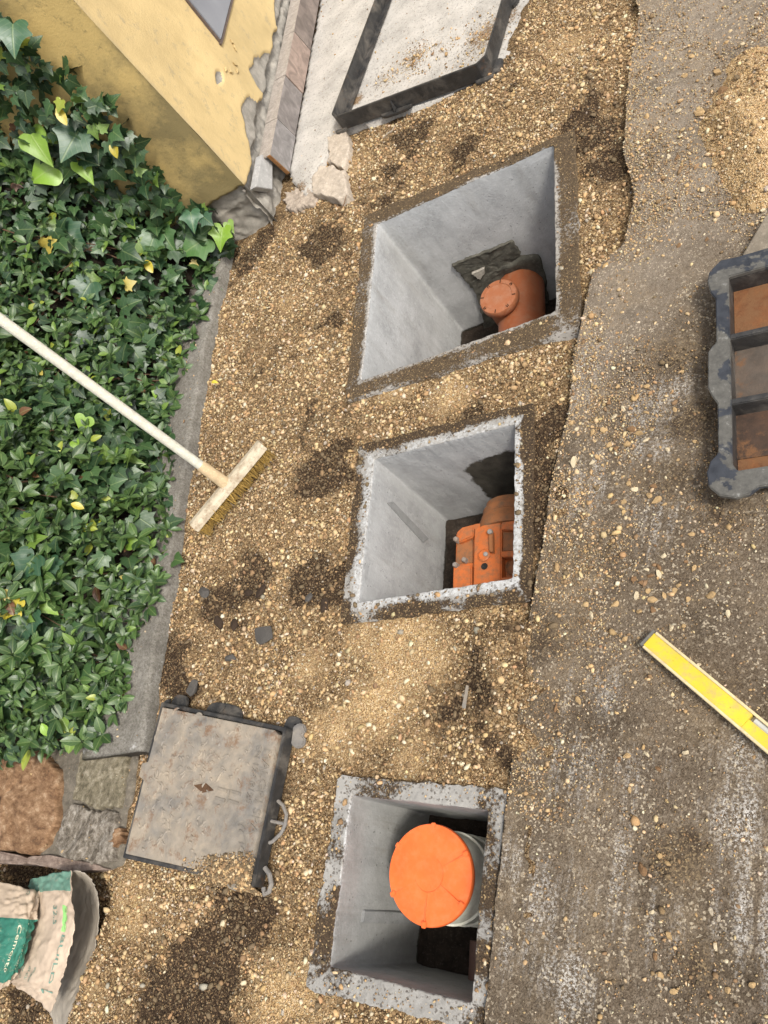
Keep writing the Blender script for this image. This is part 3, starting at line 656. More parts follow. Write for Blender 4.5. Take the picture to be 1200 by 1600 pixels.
b = BM(); b.lathe([(.009, -.004), (.009, .0015), (.007, .002), (0, .0005)], at(757, 885, vz), (0, 0, 1), 20, False); b.build('hole_disc', M['hole_shade'], t)  # black disc painted to stand for the dark inside of a hole
b = BM(); b.plate(atn([(763, 830), (769, 829), (770, 862), (764, 862)], vz + .014), vz, vz + .014, bevel=.0015); lt = b.build('latch', M['valve_dirt'], t)
b = BM(); b.lathe([(.007, -.004), (.007, .004), (.004, .006), (0, .006)], at(766, 831, vz + .014), (0, 0, 1), 20, False); attach(b.build('bolt', M['steel']), lt)
cc = at(800, 830, vz); cc = np.array([cc[0], cc[1], -.285]) - ex1 * .035 - ey1 * .045
b = BM(); b.lathe([(.074, 0), (.074, .075), (.088, .078), (.090, .085), (.090, .105), (.086, .112), (.086, .118), (.082, .122), (.082, .14), (.074, .142), (.074, .16)], cc, ey1, 56); b.build('pipe_socket', M['valve_dirt'], t, True)

# ------------------------------------------------------------------ riser with orange lid in the smallest pit
M['lid_orange'] = mat_plastic('bright_orange_lid', (.86, .155, .033), .45, (.78, .26, .11), .28)
M['riser'] = mat_plastic('grey_green_plastic', (.86, .85, .73), .4, (.42, .38, .28), .35)
zl = -.09
c3 = at(671, 1366, zl); R3 = .0925
t = empty('riser_pipe', (c3[0], c3[1], -.33), 'grey-green ribbed riser pipe with bright orange lid in the smallest pit', 'riser pipe')
b = BM(); prof = [(R3 * .95, -.26)]
for h in (-.21, -.155, -.10): prof += [(R3 * .95, h - .006), (R3 * 1.0, h - .003), (R3 * 1.0, h + .003), (R3 * .955, h + .006)]
prof += [(R3 * .96, -.004)]
b.lathe(prof, c3, (0, 0, 1), 72); b.build('riser_body', M['riser'], t, True)
tl = np.array([.03, -.02, 1.]); tl /= np.linalg.norm(tl)
b = BM(); b.lathe([(R3 * 1.03, -.014), (R3 * 1.045, -.012), (R3 * 1.045, -.003), (R3 * 1.03, 0), (R3 * .8, .0015), (R3 * .4, .003), (0, .003)], c3, tl, 80, False)
lid = b.build('lid', M['lid_orange'], t, True)
tz = Vector(tl)
for k in range(6):
    b = BM(); a = math.radians(60 * k + 38); d = Vector((math.cos(a), math.sin(a), 0)); q = tz.cross(d)
    b.box(Vector(c3) + d * R3 * 1.0 + tz * .003, d * .006, q * .005, tz * .0022, .0012)
    attach(b.build('nub', M['lid_orange']), lid)
M['lid_line'] = mat_plastic('orange_lid_seam', (.76, .15, .033), .6, (.6, .25, .12), .4)
b = BM()
for k in range(6):
    a = math.radians(60 * k + 38); d = Vector((math.cos(a), math.sin(a), 0)); q = tz.cross(d)
    b.box(Vector(c3) + d * R3 * .65 + tz * .0019, d * R3 * .28, q * .0007, tz * .0012 + d * 0)
for k in range(36):
    a = math.radians(10 * k); a2 = math.radians(10 * k + 10); d = Vector((math.cos(a), math.sin(a), 0)) * R3 * .36; d2 = Vector((math.cos(a2), math.sin(a2), 0)) * R3 * .36
    b.tube([Vector(c3) + d + tz * .0031, Vector(c3) + d2 + tz * .0031], .0006, 5)
attach(b.build('seam', M['lid_line']), lid)
M['pinkpipe'] = mat_plastic('dusty_pink_pipe', (.17, .095, .075), .6, (.2, .14, .1), .5)
q0, q1 = at(752, 1500, -.30), at(748, 1600, -.30)
b = BM(); b.tube([q0 + (q0 - q1) * .3, q0, q1], .026, 20); tag(b.build('drain_pipe', M['pinkpipe'], None, True), 'short dusty pink pipe lying on the floor of the smallest pit', 'pipe')
# ------------------------------------------------------------------ manhole frames and covers
M['iron'] = mat_cast('dark_cast_iron', (.032, .031, .030), (.17, .15, .125), .28, .15, .45)
M['iron_dusty'] = mat_cast('dusty_cast_iron', (.17, .158, .14), (.37, .31, .235), .60, .30, .65)
M['rust'] = mat_cast('rusty_iron', (.11, .042, .015), (.27, .11, .038), .5, .6, .7)
M['rustdark'] = mat_cast('dark_rusty_iron', (.035, .022, .015), (.10, .055, .033), .5, .4, .7)
def unit(v): v = np.asarray(v, float); return v / np.linalg.norm(v)
def frame_parts(t, C, h, th=.009, z0=.0, mat=None, ledge=.022, tabs=(), chamfer=0.0):
    """four webs (plates on edge) round rectangle C (outer corners in order), an inner ledge and outward tabs"""
    C = [np.array([c[0], c[1], z0]) for c in C]; mat = mat or M['iron']
    cen = sum(C) / 4; web = BM(); outer = []; inner = []
    for k in range(4):
        p, nx2, pv_ = C[k], C[(k + 1) % 4], C[k - 1]; a = unit(nx2 - p); c_ = unit(pv_ - p)
        if chamfer:
            outer += [p + c_ * chamfer, p + a * chamfer]; inner += [p + c_ * (chamfer + th * .6) + a * th, p + a * (chamfer + th * .6) + c_ * th]
        else: outer.append(p); inner.append(p + (a + c_) * th)
    web.plate(outer, z0, z0 + h, [inner], .0018); web.build('frame_web', mat, t)
    lo = [p + (cen - p) * .003 for p in inner]; li = []
    nI = len(inner)
    for p in inner: li.append(p + unit(cen - p) * ledge * 1.35)
    led = BM(); led.plate([p for p in inner], z0 + .001, z0 + .009, [li], .001); led.build('ledge', mat, t)
    for (side, f, w, out, gus) in tabs:
        p, q = C[side], C[(side + 1) % 4]; a = unit(q - p); n = np.array([a[1], -a[0], 0.])
        if np.dot(cen - p, n) > 0: n = -n
        m_ = p + (q - p) * f
        pts = [m_ - a * w * .5, m_ + a * w * .5] + [m_ + a * w * .5 * math.cos(x) ** .5 + n * out * math.sin(x) if math.cos(x) > 0 else m_ - a * w * .5 * (-math.cos(x)) ** .5 + n * out * math.sin(x) for x in np.linspace(.25, math.pi - .25, 9)]
        b = BM(); b.plate(pts, z0, z0 + .010, bevel=.002); tb = b.build('tab', mat, t)
        if gus:
            b = BM(); b.prism([m_ - a * .003 + [0, 0, .011], m_ - a * .003 + n * out * .8 + [0, 0, .011], m_ - a * .003 + n * .002 + [0, 0, h - .012]], a * .006, .001); attach(b.build('gusset', mat), tb)
# empty frame on the pavement
hF = .058; zF = .018
A_, B_ = at(514, 187, hF + zF), at(757, 96, hF + zF)
dx_ = unit((B_ - A_)); px_n = np.array([-dx_[1], dx_[0], 0])
Lf = .74
sk = unit(at(575, 0, hF + zF) - A_); Cn = A_ + px_n * Lf; Dn = B_ + px_n * Lf
t = empty('manhole_surround', (*((A_ + Dn) / 2)[:2], zF), 'empty black iron manhole frame lying on the pale pavement slab', 'manhole frame')
frame_parts(t, [A_, B_, Dn, Cn], hF, .009, zF, M['iron'], .020, [(0, .42, .13, .022, True), (0, .965, .07, .022, False), (0, .03, .05, .016, False), (1, .045, .07, .03, False), (1, .5, .12, .022, True)], chamfer=.028)

# closed cover lying in its frame
zt = .034
q = [at(250, 1096, zt), at(446, 1136, zt), at(394, 1386, zt), at(189, 1340, zt)]
t = empty('manhole_cover', (*(sum(q) / 4)[:2], 0), 'dusty grey square iron manhole cover closed in its black frame, lying on the gravel', 'manhole cover')
frame_parts(t, q, zt, .010, -.004, M['iron'], .02, [(0, .09, .06, .03, False), (0, .47, .13, .03, True), (0, .985, .05, .03, False), (1, .03, .05, .03, False), (3, .97, .05, .02, False)])
ex_, ey_ = unit(q[1] - q[0]), unit(q[3] - q[0]); Wl, Hl = np.linalg.norm(q[1] - q[0]), np.linalg.norm(q[3] - q[0])
def L(u, v, z=0): return q[0] + (q[1] - q[0]) * u * 1.0 + (q[3] - q[0]) * v + np.array([0, 0, z])
def Lb(u, v): return (q[0] * (1 - u) + q[1] * u) * (1 - v) + (q[3] * (1 - u) + q[2] * u) * v
ol = [Lb(.035, .035), Lb(.93, .035), Lb(.965, .06), Lb(.965, .972), Lb(.028, .972), Lb(.028, .52), Lb(-.02, .50), Lb(-.02, .42), Lb(.028, .40)]
b = BM(); b.plate(ol, zt - .02, zt + .001, bevel=.0015)
for k in range(230):
    u, v = rng.uniform(.06, .93), rng.uniform(.06, .94)
    if (u > .80 and v < .62) or (u > .62 and v > .62) or (.55 < u < .82 and .42 < v < .6): continue
    a0 = rng.uniform(0, 6.28); r_ = rng.uniform(.008, .018); c0 = Lb(u, v); c0[2] = zt + .0012
    pts = [c0 + np.array([math.cos(a0 + s) * r_, math.sin(a0 + s) * r_, 0]) for s in np.linspace(0, rng.uniform(.8, 2.), 5)]
    b.tube(pts, [.001, .003, .0036, .003, .001], 6)
plate = b.build('cover_plate', M['iron_dusty'], t, True)
M['emboss'] = mat_cast('embossed_iron', (.145, .135, .12), (.32, .27, .205), .62, .22, .6)
M['deprust'] = mat_stone('rusty_dirt', (.10, .055, .03), .4)
b = BM(); b.plate([Lb(.44, .485), Lb(.53, .455), Lb(.60, .49), Lb(.52, .52)], zt, zt + .0022, bevel=.0008); attach(b.build('lifting_slot', M['deprust']), plate)
def lid_text(s, u0, v0, size, z=.0022):
    V, Fc = text_arrays(s, size, .0012)
    return np.array([Lb(u0, v0) + ey_ * p[0] + ex_ * p[1] + np.array([0, 0, z + p[2]]) for p in V]) + 0, Fc
for s, u0, v0, sz in (('MALGRI SPA', .895, .16, .034), ('EN 124 B125', .835, .15, .024), ('ICIM', .855, .755, .030), ('UNI', .868, .93, .022)):
    V_, F_ = lid_text(s, u0, v0, sz); attach(link('lettering', py_mesh('lettering', V_, F_), M['emboss']), plate)
b = BM()
for du in (.66, .76):
    for dv in (.475, .535):
        b.box(Lb(du, dv) + [0, 0, .0015], ex_ * .017, ey_ * .0035, np.array([0, 0, .002]), .001)
b.box(Lb(.71, .505) + [0, 0, .0014], ex_ * .004, ey_ * .014, np.array([0, 0, .0018]), .001)
attach(b.build('emblem', M['emboss']), plate)
b = BM()
for (cu, cv, r1, a0, a1) in ((.845, .80, .048, 1.2, 5.0), (.85, .80, .037, 1.3, 4.9), (.86, .955, .026, 1.0, 5.2)):
    c0 = Lb(cu, cv) + [0, 0, .0012]
    b.tube([c0 - ex_ * math.cos(x - math.pi) * r1 * .62 * -1 + ey_ * math.sin(x) * r1 for x in np.linspace(a0, a1, 18)], .002, 6)
attach(b.build('emblem', M['emboss']), plate)
# lifting loops on the outer side of the frame
lp = [Lb(1.012, .47), Lb(1.05, .49), Lb(1.085, .54), Lb(1.09, .60), Lb(1.075, .66), Lb(1.03, .72), Lb(1.012, .73)]
def lower(p, z): return np.array([p[0], p[1], z])
M['worn_iron'] = mat_cast('worn_iron', (.13, .125, .12), (.33, .29, .24), .5, .15, .6)
b = BM(); b.tube([lower(p, .014) for p in lp], .0042, 8); b.tube([lower(Lb(1.0, .60), .016), lower(Lb(1.09, .60), .014)], .0038, 8); b.build('loop', M['worn_iron'], t)
lp2 = [Lb(1.012, .88), Lb(1.05, .91), Lb(1.075, .965), Lb(1.07, 1.01), Lb(1.045, 1.03), Lb(1.03, .995)]
b = BM(); b.tube([lower(p, .012) for p in lp2], .0055, 8); b.build('loop', M['worn_iron'], t)
b = BM(); b.plate([lower(p, 0) for p in (Lb(1.0, -.02), Lb(1.03, -.05), Lb(1.07, -.05), Lb(1.09, -.01), Lb(1.07, .02), Lb(1.1, .05), Lb(1.09, .10), Lb(1.05, .12), Lb(1.01, .10))], .0, .010, bevel=.003); b.build('tab', M['worn_iron'], t)

# upturned frame and cover at the right edge of the road
zc = .075
ol = atn([(1200, 396), (1150, 401), (1126, 406), (1108, 424), (1105, 440), (1110, 457), (1118, 466), (1119, 535), (1112, 541), (1106, 550), (1106, 606), (1112, 618), (1121, 630), (1122, 708), (1110, 720), (1104, 738), (1107, 760), (1124, 774), (1150, 777), (1170, 772), (1186, 760), (1200, 753)], zc)
hl = atn([(1138, 432), (1200, 416), (1200, 733), (1152, 735), (1144, 724)], zc)
E0, E1 = unit(at(1200, 396, zc) - at(1108, 424, zc)), None
wx = unit(at(1200, 415, zc) - at(1137, 432, zc))
far = [p + wx * .62 for p in (at(1106, 760, zc), at(1126, 404, zc))]
hfar = [p + wx * .52 for p in (at(1144, 728, zc), at(1139, 432, zc))]
t = empty('manhole_cover', (*at(1250, 590)[:2], RZ), 'upturned dark iron manhole cover showing rusty ribbed underside on the road', 'manhole cover')
n = N('patchy_painted_flange'); pk_ = n.ramp(n.noise(9, 6, .6, None, .3), [(.50, 0), (.52, 1)])
fc_ = n.mix(pk_, n.ramp(n.noise(60, 6, .75), [(.3, (.06, .058, .052)), (.6, (.115, .11, .097)), (.78, (.34, .34, .32))]), n.ramp(n.noise(50, 4), [(.3, (.022, .025, .032)), (.7, (.045, .05, .06))]))
fc_ = n.mix(n.ramp(n.noise(9, 4, .6), [(.62, 0), (.66, .7)]), fc_, (.20, .125, .075)); M['flange'] = n.done(fc_, .55, n.bump(n.noise(90, 5), .3, .002), .4)
b = BM(); b.plate(ol[1:-1] + far, zc - .012, zc, [[hl[0], hfar[1], hfar[0], hl[3], hl[4]]], .002); b.build('flange', M['flange'], t)
b = BM()
inn = [hl[0], hfar[1], hfar[0], hl[3], hl[4]]
out2 = [p + unit(p - sum(inn) / 5) * .012 for p in inn]
b.plate(out2, RZ + .002, zc - .012, [inn]); b.build('frame_web', M['iron'], t)
b = BM(); b.plate([p + unit(sum(inn) / 5 - p) * .001 for p in inn], RZ + .004, RZ + .012); b.build('cover_plate', M['rust'], t)
for (a_, c_), nm in zip((((1141, 535), (1200, 503)), ((1142, 636), (1200, 612))), 'ab'):
    p0, p1 = at(*a_, .05), at(*c_, .05); d = wx; b = BM()
    b.box((p0 + (p0 + d * .50)) / 2 - [0, 0, .006], d * .25, np.array([-d[1], d[0], 0]) * .007, np.array([0, 0, .024]), .002); b.build('rib', M['iron'], t)
p0 = at(1142, 640, .02); p1 = at(1143, 722, .02)
b = BM(); b.prism([p0 + wx * .005, p0 + wx * .5, p1 + wx * .5, p1 + wx * .005], (0, 0, .006)); b.build('rusty_panel', M['rustdark'], t)
p0 = at(1141, 540, .02); p1 = at(1142, 630, .02)
b = BM(); b.prism([p0 + wx * .005, p0 + wx * .5, p1 + wx * .5, p1 + wx * .005], (0, 0, .0055)); b.build('rusty_panel', mat_cast('grey_rust_iron', (.065, .055, .045), (.13, .095, .07), .5, .3, .7), t)
# grey board beside it
M['board'] = mat_stone('weathered_board', (.20, .17, .13), .3, 40)
b = BM(); b.prism([at(1158, 401, .045), at(1196, 336, .045), at(1300, 300, .045), at(1300, 372, .045)], (0, 0, -.03), .003)
tag(b.build('board', M['board']), 'weathered grey-brown board lying behind the upturned iron cover', 'board')
# ------------------------------------------------------------------ broom
M['handle'] = mat_stone('pale_painted_wood', (.56, .54, .445), .16, 60)
M['socket'] = mat_stone('tan_socket', (.50, .38, .23), .18, 50)
M['cream'] = mat_plastic('dirty_cream_plastic', (.52, .45, .33), .6, (.27, .20, .13), .9)
M['bristle'] = mat_stone('yellow_bristle', (.34, .22, .06), .45, 120)
h0, h1 = at(305, 822, .044), at(408, 695, .044); hc = (h0 + h1) / 2
top = at(-2, 497, .74)
a_ = unit(top - hc); l_ = unit(h1 - h0); l_ = unit(l_ - a_ * np.dot(l_, a_)); w_ = np.cross(a_, l_)
hl_ = np.linalg.norm(h1 - h0) / 2 + .004
t = empty('broom', (hc[0], hc[1], 0), 'standing broom with white handle and yellow bristles on the gravel', 'broom')
b = BM(); pr = [(-.031, -.010), (-.031, .004), (-.024, .010), (-.010, .016), (.010, .016), (.024, .010), (.031, .004), (.031, -.010), (.026, -.010), (.024, -.002), (-.024, -.002), (-.026, -.010)]
b.prism([hc - l_ * hl_ + w_ * p[0] + a_ * p[1] for p in pr], l_ * hl_ * 2, .0012); b.build('head', M['cream'], t)
b = BM(); b.lathe([(.020, .012), (.018, .03), (.0165, .10), (.0150, .104)], hc, a_, 28); sock = b.build('socket', M['socket'], t, True)
top2 = hc + a_ * 1.35
b = BM(); b.lathe([(.0138, .09), (.0138, 1.33), (.011, 1.35)], hc, a_, 28); b.build('handle', M['handle'], t, True)
b = BM(); nb = 0
for i in range(24):
    for j in range(4):
        base = hc + l_ * hl_ * (-.94 + 1.88 * i / 23) + w_ * (-.021 + .014 * j)
        for s in range(9):
            r0 = rng.normal(0, .0028, 2); r1 = rng.normal(0, .008, 2); sp = 1 + .35 * (j - 1.5) * 0
            p0 = base + l_ * r0[0] + w_ * r0[1]; p1 = p0 - a_ * rng.uniform(.036, .045) + l_ * r1[0] + w_ * (r1[1] + (j - 1.5) * .006)
            b.tube([p0, (p0 + p1) / 2 + w_ * rng.normal(0, .001), p1], [.0011, .0010, .0006], 3)
b.build('bristles', M['bristle'], t)

# ------------------------------------------------------------------ spirit level
M['yellow'] = mat_plastic('yellow_painted_metal', (.64, .48, .035), .55, (.40, .31, .14), .7)
M['rail'] = mat_plastic('worn_pale_rail', (.62, .52, .30), .5, (.4, .3, .18), .6)
M['grey_cap'] = mat_plastic('grey_end_cap', (.14, .135, .12), .6, (.3, .24, .16), .4)
M['vial'] = mat_plastic('clear_vial', (.50, .50, .46), .2, (.5, .45, .4), .1)
zs_ = RZ + .034
p0, p1 = at(998, 1006, zs_), at(1023, 985, zs_); e_ = unit(at(1200, 1178, zs_) - p0); wv = p1 - p0; wv = wv - e_ * np.dot(wv, e_); ww2 = np.linalg.norm(wv); wv /= ww2
cL = (p0 + p1) / 2; Ln = .60
up = np.array([0, 0, 1.])
t = empty('spirit_level', (*(cL + e_ * Ln / 2)[:2], RZ), 'yellow metal spirit level lying flat on the road', 'spirit level')
vx = .395 * 0 + np.dot(at(1166, 1126, zs_) - cL, e_)
b = BM(); zc_ = np.array([cL[0], cL[1], RZ + .003 + .0155])
for a0, a1 in ((.004, vx), (vx + .07, Ln)):
    b.box(zc_ + e_ * (a0 + a1) / 2, e_ * (a1 - a0) / 2, wv * (ww2 / 2 - .004), up * .0135, .0008)
b.box(zc_ + e_ * (vx + .035) - wv * ww2 * .18, e_ * .0349, wv * (ww2 * .30), up * .013, .0008)
b.build('level_body', M['yellow'], t)
for s in (-1, 1):
    b = BM(); b.box(zc_ + e_ * (Ln / 2 + .003) + wv * s * (ww2 / 2 - .002), e_ * (Ln / 2 - .003), wv * .0024, up * .0155, .0008); b.build('rail', M['rail'], t)
b = BM(); b.box(zc_ + e_ * .001, e_ * .0028, wv * ww2 * .5, up * .0155, .0012); b.build('end_cap', M['grey_cap'], t)
b = BM(); c0 = zc_ + e_ * (vx + .035) + wv * ww2 * .25
b.box(c0 - up * .004, e_ * .034, wv * ww2 * .17, up * .006, .001)
b.tube([c0 - e_ * .028 + up * .004, c0 + e_ * .028 + up * .004], .006, 14); b.build('vial', M['vial'], t)

# ------------------------------------------------------------------ torn cement sacks
def patch(ctrl, nu, nv):
    """smooth sheet through a grid of (px, py, z) controls"""
    C = np.array(ctrl, float)
    def cr(A, n):
        m_ = len(A); x = np.linspace(0, m_ - 1, n); i = np.clip(np.floor(x).astype(int), 0, m_ - 2); f = (x - i)[:, None, None]
        p = np.concatenate([A[:1] * 2 - A[1:2], A, A[-1:] * 2 - A[-2:-1]]); p0, p1, p2, p3 = p[i], p[i + 1], p[i + 2], p[i + 3]
        return .5 * (2 * p1 + (p2 - p0) * f + (2 * p0 - 5 * p1 + 4 * p2 - p3) * f ** 2 + (3 * p1 - p0 - 3 * p2 + p3) * f ** 3)
    G = cr(C, nu); G = cr(G.transpose(1, 0, 2), nv).transpose(1, 0, 2)
    Wp = np.array([[at(*c) for c in r_] for r_ in G]); return Wp
def sheet(name, Wp, mat, parent, thick=.0012, seed=1, crum=.004, rag=(0, 0), edge=0.0):
    nu, nv = Wp.shape[:2]; U_, V_ = np.meshgrid(np.linspace(0, 1, nu), np.linspace(0, 1, nv), indexing='ij')
    du = np.gradient(Wp, axis=0); dv = np.gradient(Wp, axis=1); nr = np.cross(dv, du); nr /= np.linalg.norm(nr, axis=2)[..., None] + 1e-9
    nr = np.where(nr[..., 2:3] < 0, -nr, nr)
    r1 = np.abs(fbm(U_ * 9 + V_ * 3, V_ * 5 - U_ * 2, seed, 3) - .5) * 2; r2 = fbm(U_ * 22, V_ * 16, seed + 3, 3) - .5
    Wn = Wp + nr * ((r1 * crum * 1.6 + r2 * crum)[..., None])
    if edge:
        j = (fbm(np.linspace(0, 40, nu), np.zeros(nu), seed + 7) - .5) * edge
        Wn[:, -1] += dv[:, -1] / (np.linalg.norm(dv[:, -1], axis=1)[:, None] + 1e-9) * j[:, None]; Wn[:, -2] += dv[:, -2] / (np.linalg.norm(dv[:, -2], axis=1)[:, None] + 1e-9) * j[:, None] * .6
    me = mesh_np(name, Wn.reshape(-1, 3), grid_faces(nu, nv), None, np.stack([V_.ravel(), U_.ravel()], 1))
    o = link(name, me, mat, None, True); md = o.modifiers.new('thick', 'SOLIDIFY'); md.thickness = thick; md.offset = -1
    attach(o, parent); return Wn, nr
def mat_sack(name, bands, base=(.52, .41, .30)):
    """kraft paper; bands = [(v0, v1, u0, u1, colour)] printed areas"""
    n = N(name); u, v = n.uv()
    c = n.ramp(n.noise(25, 5), [(.3, tuple(np.array(base) * .85)), (.7, tuple(np.array(base) * 1.1))])
    for v0, v1, u0, u1, colr in bands:
        k = n.ma('MULTIPLY', n.ma('MULTIPLY', n.ma('GREATER_THAN', v, v0), n.ma('LESS_THAN', v, v1)), n.ma('MULTIPLY', n.ma('GREATER_THAN', u, u0), n.ma('LESS_THAN', u, u1)))
        k = n.ma('MULTIPLY', k, n.ramp(n.noise(60, 6, .75), [(.28, .55), (.45, 1)]))
        c = n.mix(k, c, colr)
    c = n.mix(n.ramp(n.noise(90, 5, .75), [(.62, 0), (.75, .4)]), c, (.35, .28, .2))
    return n.done(c, .7, n.bump(n.noise(40, 5, .6), .35, .004), .3)
def sack_text(s, Wn, nr, u0, v0, u1, v1, hgt, mat, parent):
    """print s along the sheet from (u0,v0) to (u1,v1); letters stand towards +u"""
    V_, F_ = text_arrays(s, 1.0); Lx = V_[:, 0].max(); nu, nv = Wn.shape[:2]
    tx = V_[:, 0] / Lx; uu_ = u0 + (u1 - u0) * tx + V_[:, 1] * hgt; vv_ = v0 + (v1 - v0) * tx
    i = np.clip(vv_ * (nu - 1), 0, nu - 1.001); j = np.clip(uu_ * (nv - 1), 0, nv - 1.001); i0, j0 = i.astype(int), j.astype(int); fi, fj = (i - i0)[:, None], (j - j0)[:, None]
    S = lambda A: (A[i0, j0] * (1 - fj) + A[i0, j0 + 1] * fj) * (1 - fi) + (A[i0 + 1, j0] * (1 - fj) + A[i0 + 1, j0 + 1] * fj) * fi
    P_ = S(Wn) + S(nr) * .0016
    attach(link('printed_text', py_mesh('printed_text', P_, F_), mat), parent)
TEAL, TEALD, LIME = (.13, .25, .19), (.03, .15, .105), (.24, .52, .16)
def flatmat(name, c):
    n = N(name); return n.done(n.mix(n.ma('MULTIPLY', n.noise(150, 4), .4), c, (.45, .38, .28)), .7)
M['ink_teal'] = flatmat('teal_ink', (.07, .22, .18)); M['ink_lime'] = flatmat('lime_ink', LIME); M['ink_pale'] = flatmat('pale_ink', (.62, .60, .42))
tA = empty('cement_sack', (*at(100, 1470)[:2], -.07), 'empty tan cement sack with its torn mouth gaping open on the gravel', 'cement sack')
front = [[(46, 1374, .03), (62, 1371, .05), (88, 1364, .065), (114, 1361, .06)], [(46, 1400, .03), (64, 1399, .06), (90, 1397, .085), (113, 1399, .085)], [(44, 1440, .02), (62, 1440, .06), (90, 1440, .095), (118, 1447, .10)],
         [(32, 1485, .01), (50, 1485, .05), (80, 1486, .085), (108, 1492, .085)], [(16, 1520, .0), (36, 1524, .03), (66, 1532, .06), (95, 1537, .06)], [(12, 1532, -.02), (26, 1540, .0), (54, 1558, .02), (82, 1580, .01)]]
M['sackA'] = mat_sack('tan_sack_paper', [(-.1, .17, -.1, .97, TEAL), (.28, .46, .775, .83, LIME)], (.50, .395, .295))
Wn, nr = sheet('front_sheet', patch(front, 90, 50), M['sackA'], tA, seed=3, edge=.010, crum=.0065)
back = [[(62, 1373, .03), (112, 1361, .055), (130, 1363, .045), (144, 1374, .02)], [(66, 1398, -.02), (115, 1392, -.02), (138, 1392, -.01), (153, 1400, .0)], [(66, 1440, -.045), (112, 1440, -.045), (136, 1440, -.03), (154, 1442, -.01)],
        [(66, 1490, -.05), (105, 1490, -.05), (130, 1490, -.035), (148, 1490, -.015)], [(60, 1530, -.05), (94, 1535, -.05), (118, 1532, -.03), (137, 1525, -.015)], [(72, 1560, -.055), (88, 1568, -.05), (106, 1566, -.035), (124, 1556, -.02)], [(88, 1610, -.06), (96, 1608, -.05), (104, 1600, -.04), (113, 1586, -.03)]]
M['sack_in'] = mat_sack('grey_sack_lining', [], (.30, .265, .215))  # grey-tan lining, colour lowered to stand for the shade inside the mouth
sheet('back_sheet', patch(back, 90, 50), M['sack_in'], tA, seed=8, edge=.014, crum=.003)
sack_text('BUILD', Wn, nr, .79, .47, .80, .80, .085, M['ink_teal'], tA)
sack_text('eco', Wn, nr, .83, .28, .80, .45, .085, M['ink_lime'], tA)
sack_text('32.5', Wn, nr, .60, .28, .60, .42, .085, M['ink_teal'], tA)
for i_, s in enumerate(('cemento per murature', 'EN 413-1', 'MC 12,5')): sack_text(s, Wn, nr, .50 - .1 * i_, .71, .50 - .1 * i_, .83, .05, M['ink_teal'], tA)
sack_text('L', Wn, nr, .70, .86, .76, .90, .3, M['ink_teal'], tA)
tB = empty('cement_sack', (*at(0, 1470)[:2], -.07), 'crumpled cement sack with dark green printed panel at the left edge', 'cement sack')
fb = [[(-70, 1372, .03), (-20, 1376, .07), (20, 1383, .085), (46, 1390, .08), (63, 1394, .055)], [(-70, 1420, .05), (-20, 1422, .10), (15, 1424, .115), (40, 1427, .105), (58, 1428, .075)], [(-70, 1460, .05), (-20, 1465, .11), (10, 1468, .12), (34, 1468, .105), (50, 1467, .075)],
      [(-80, 1500, .04), (-30, 1505, .10), (0, 1505, .105), (22, 1506, .09), (38, 1503, .065)], [(-90, 1530, .01), (-40, 1545, .05), (-8, 1546, .055), (12, 1540, .05), (25, 1528, .04)]]
M['sackB'] = mat_sack('green_sack_paper', [(.31, .93, -.1, 1.1, TEALD)], (.48, .38, .28))
WnB, nrB = sheet('front_sheet', patch(fb, 90, 70), M['sackB'], tB, seed=13, crum=.0075)
bb = [[(c[0], c[1], c[2] * .3 - .055) for c in r_] for r_ in fb]
sheet('back_sheet', patch(bb, 60, 50), M['sack_in'], tB, seed=14)
sack_text('Cemento', WnB, nrB, .66, .36, .60, .82, .09, M['ink_pale'], tB)
sack_text('Heidelberg Materials', WnB, nrB, .82, .40, .80, .80, .03, M['ink_pale'], tB)
sack_text('D', WnB, nrB, .82, .345, .82, .365, .05, M['ink_pale'], tB)
sack_text('O', WnB, nrB, .72, .02, .72, .08, .07, M['ink_teal'], tB)
# ------------------------------------------------------------------ yellow wall, skirting tiles, rubble footing
wd = unit(at(497, 0, .02)[:2] - at(452, 270, .02)[:2]); wd = np.array([wd[0], wd[1], 0]); wn_ = np.array([wd[1], -wd[0], 0])
WC = on_plane(386, 294, at(452, 270, .022) - wn_ * .042, wn_)
up = np.array([0, 0, 1.])
def mat_plaster(name, base, low):
    n = N(name); b_ = np.array(base); x = n.xyz()
    c = n.ramp(n.noise(3.5, 6, .6), [(.3, tuple(b_ * .82)), (.5, tuple(b_)), (.72, tuple(np.minimum(b_ * 1.16, .85)))])
    st = n.noise(1, 6, .7, n.map((14, 14, 6)))
    c = n.mix(n.ramp(st, [(.48, 0), (.75, .38)]), c, tuple(b_ * np.array([.62, .6, .55])))
    c = n.mix(n.ramp(n.noise(26, 6, .75), [(.56, 0), (.66, .55)]), c, low)
    pk = n.ramp(n.ma('ADD', n.attr('peel'), n.ma('MULTIPLY', n.ma('SUBTRACT', n.noise(30, 5, .6), .5), .25)), [(.47, 0), (.5, 1)])
    c = n.mix(pk, c, n.ramp(n.noise(22, 6, .7), [(.3, (.19, .175, .15)), (.5, (.30, .28, .245)), (.7, (.42, .385, .33))]))
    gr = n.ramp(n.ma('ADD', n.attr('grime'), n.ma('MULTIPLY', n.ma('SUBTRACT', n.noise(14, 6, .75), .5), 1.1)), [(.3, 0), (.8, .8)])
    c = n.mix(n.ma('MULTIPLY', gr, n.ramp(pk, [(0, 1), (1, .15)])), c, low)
    return n.done(c, .88, n.bump(n.noise(120, 6, .7), .45, .003), .2)
M['yellow_plaster'] = mat_plaster('yellow_plaster', (.59, .45, .225), (.34, .285, .185))
M['ochre_plaster'] = mat_plaster('ochre_plaster', (.60, .44, .175), (.17, .145, .075))
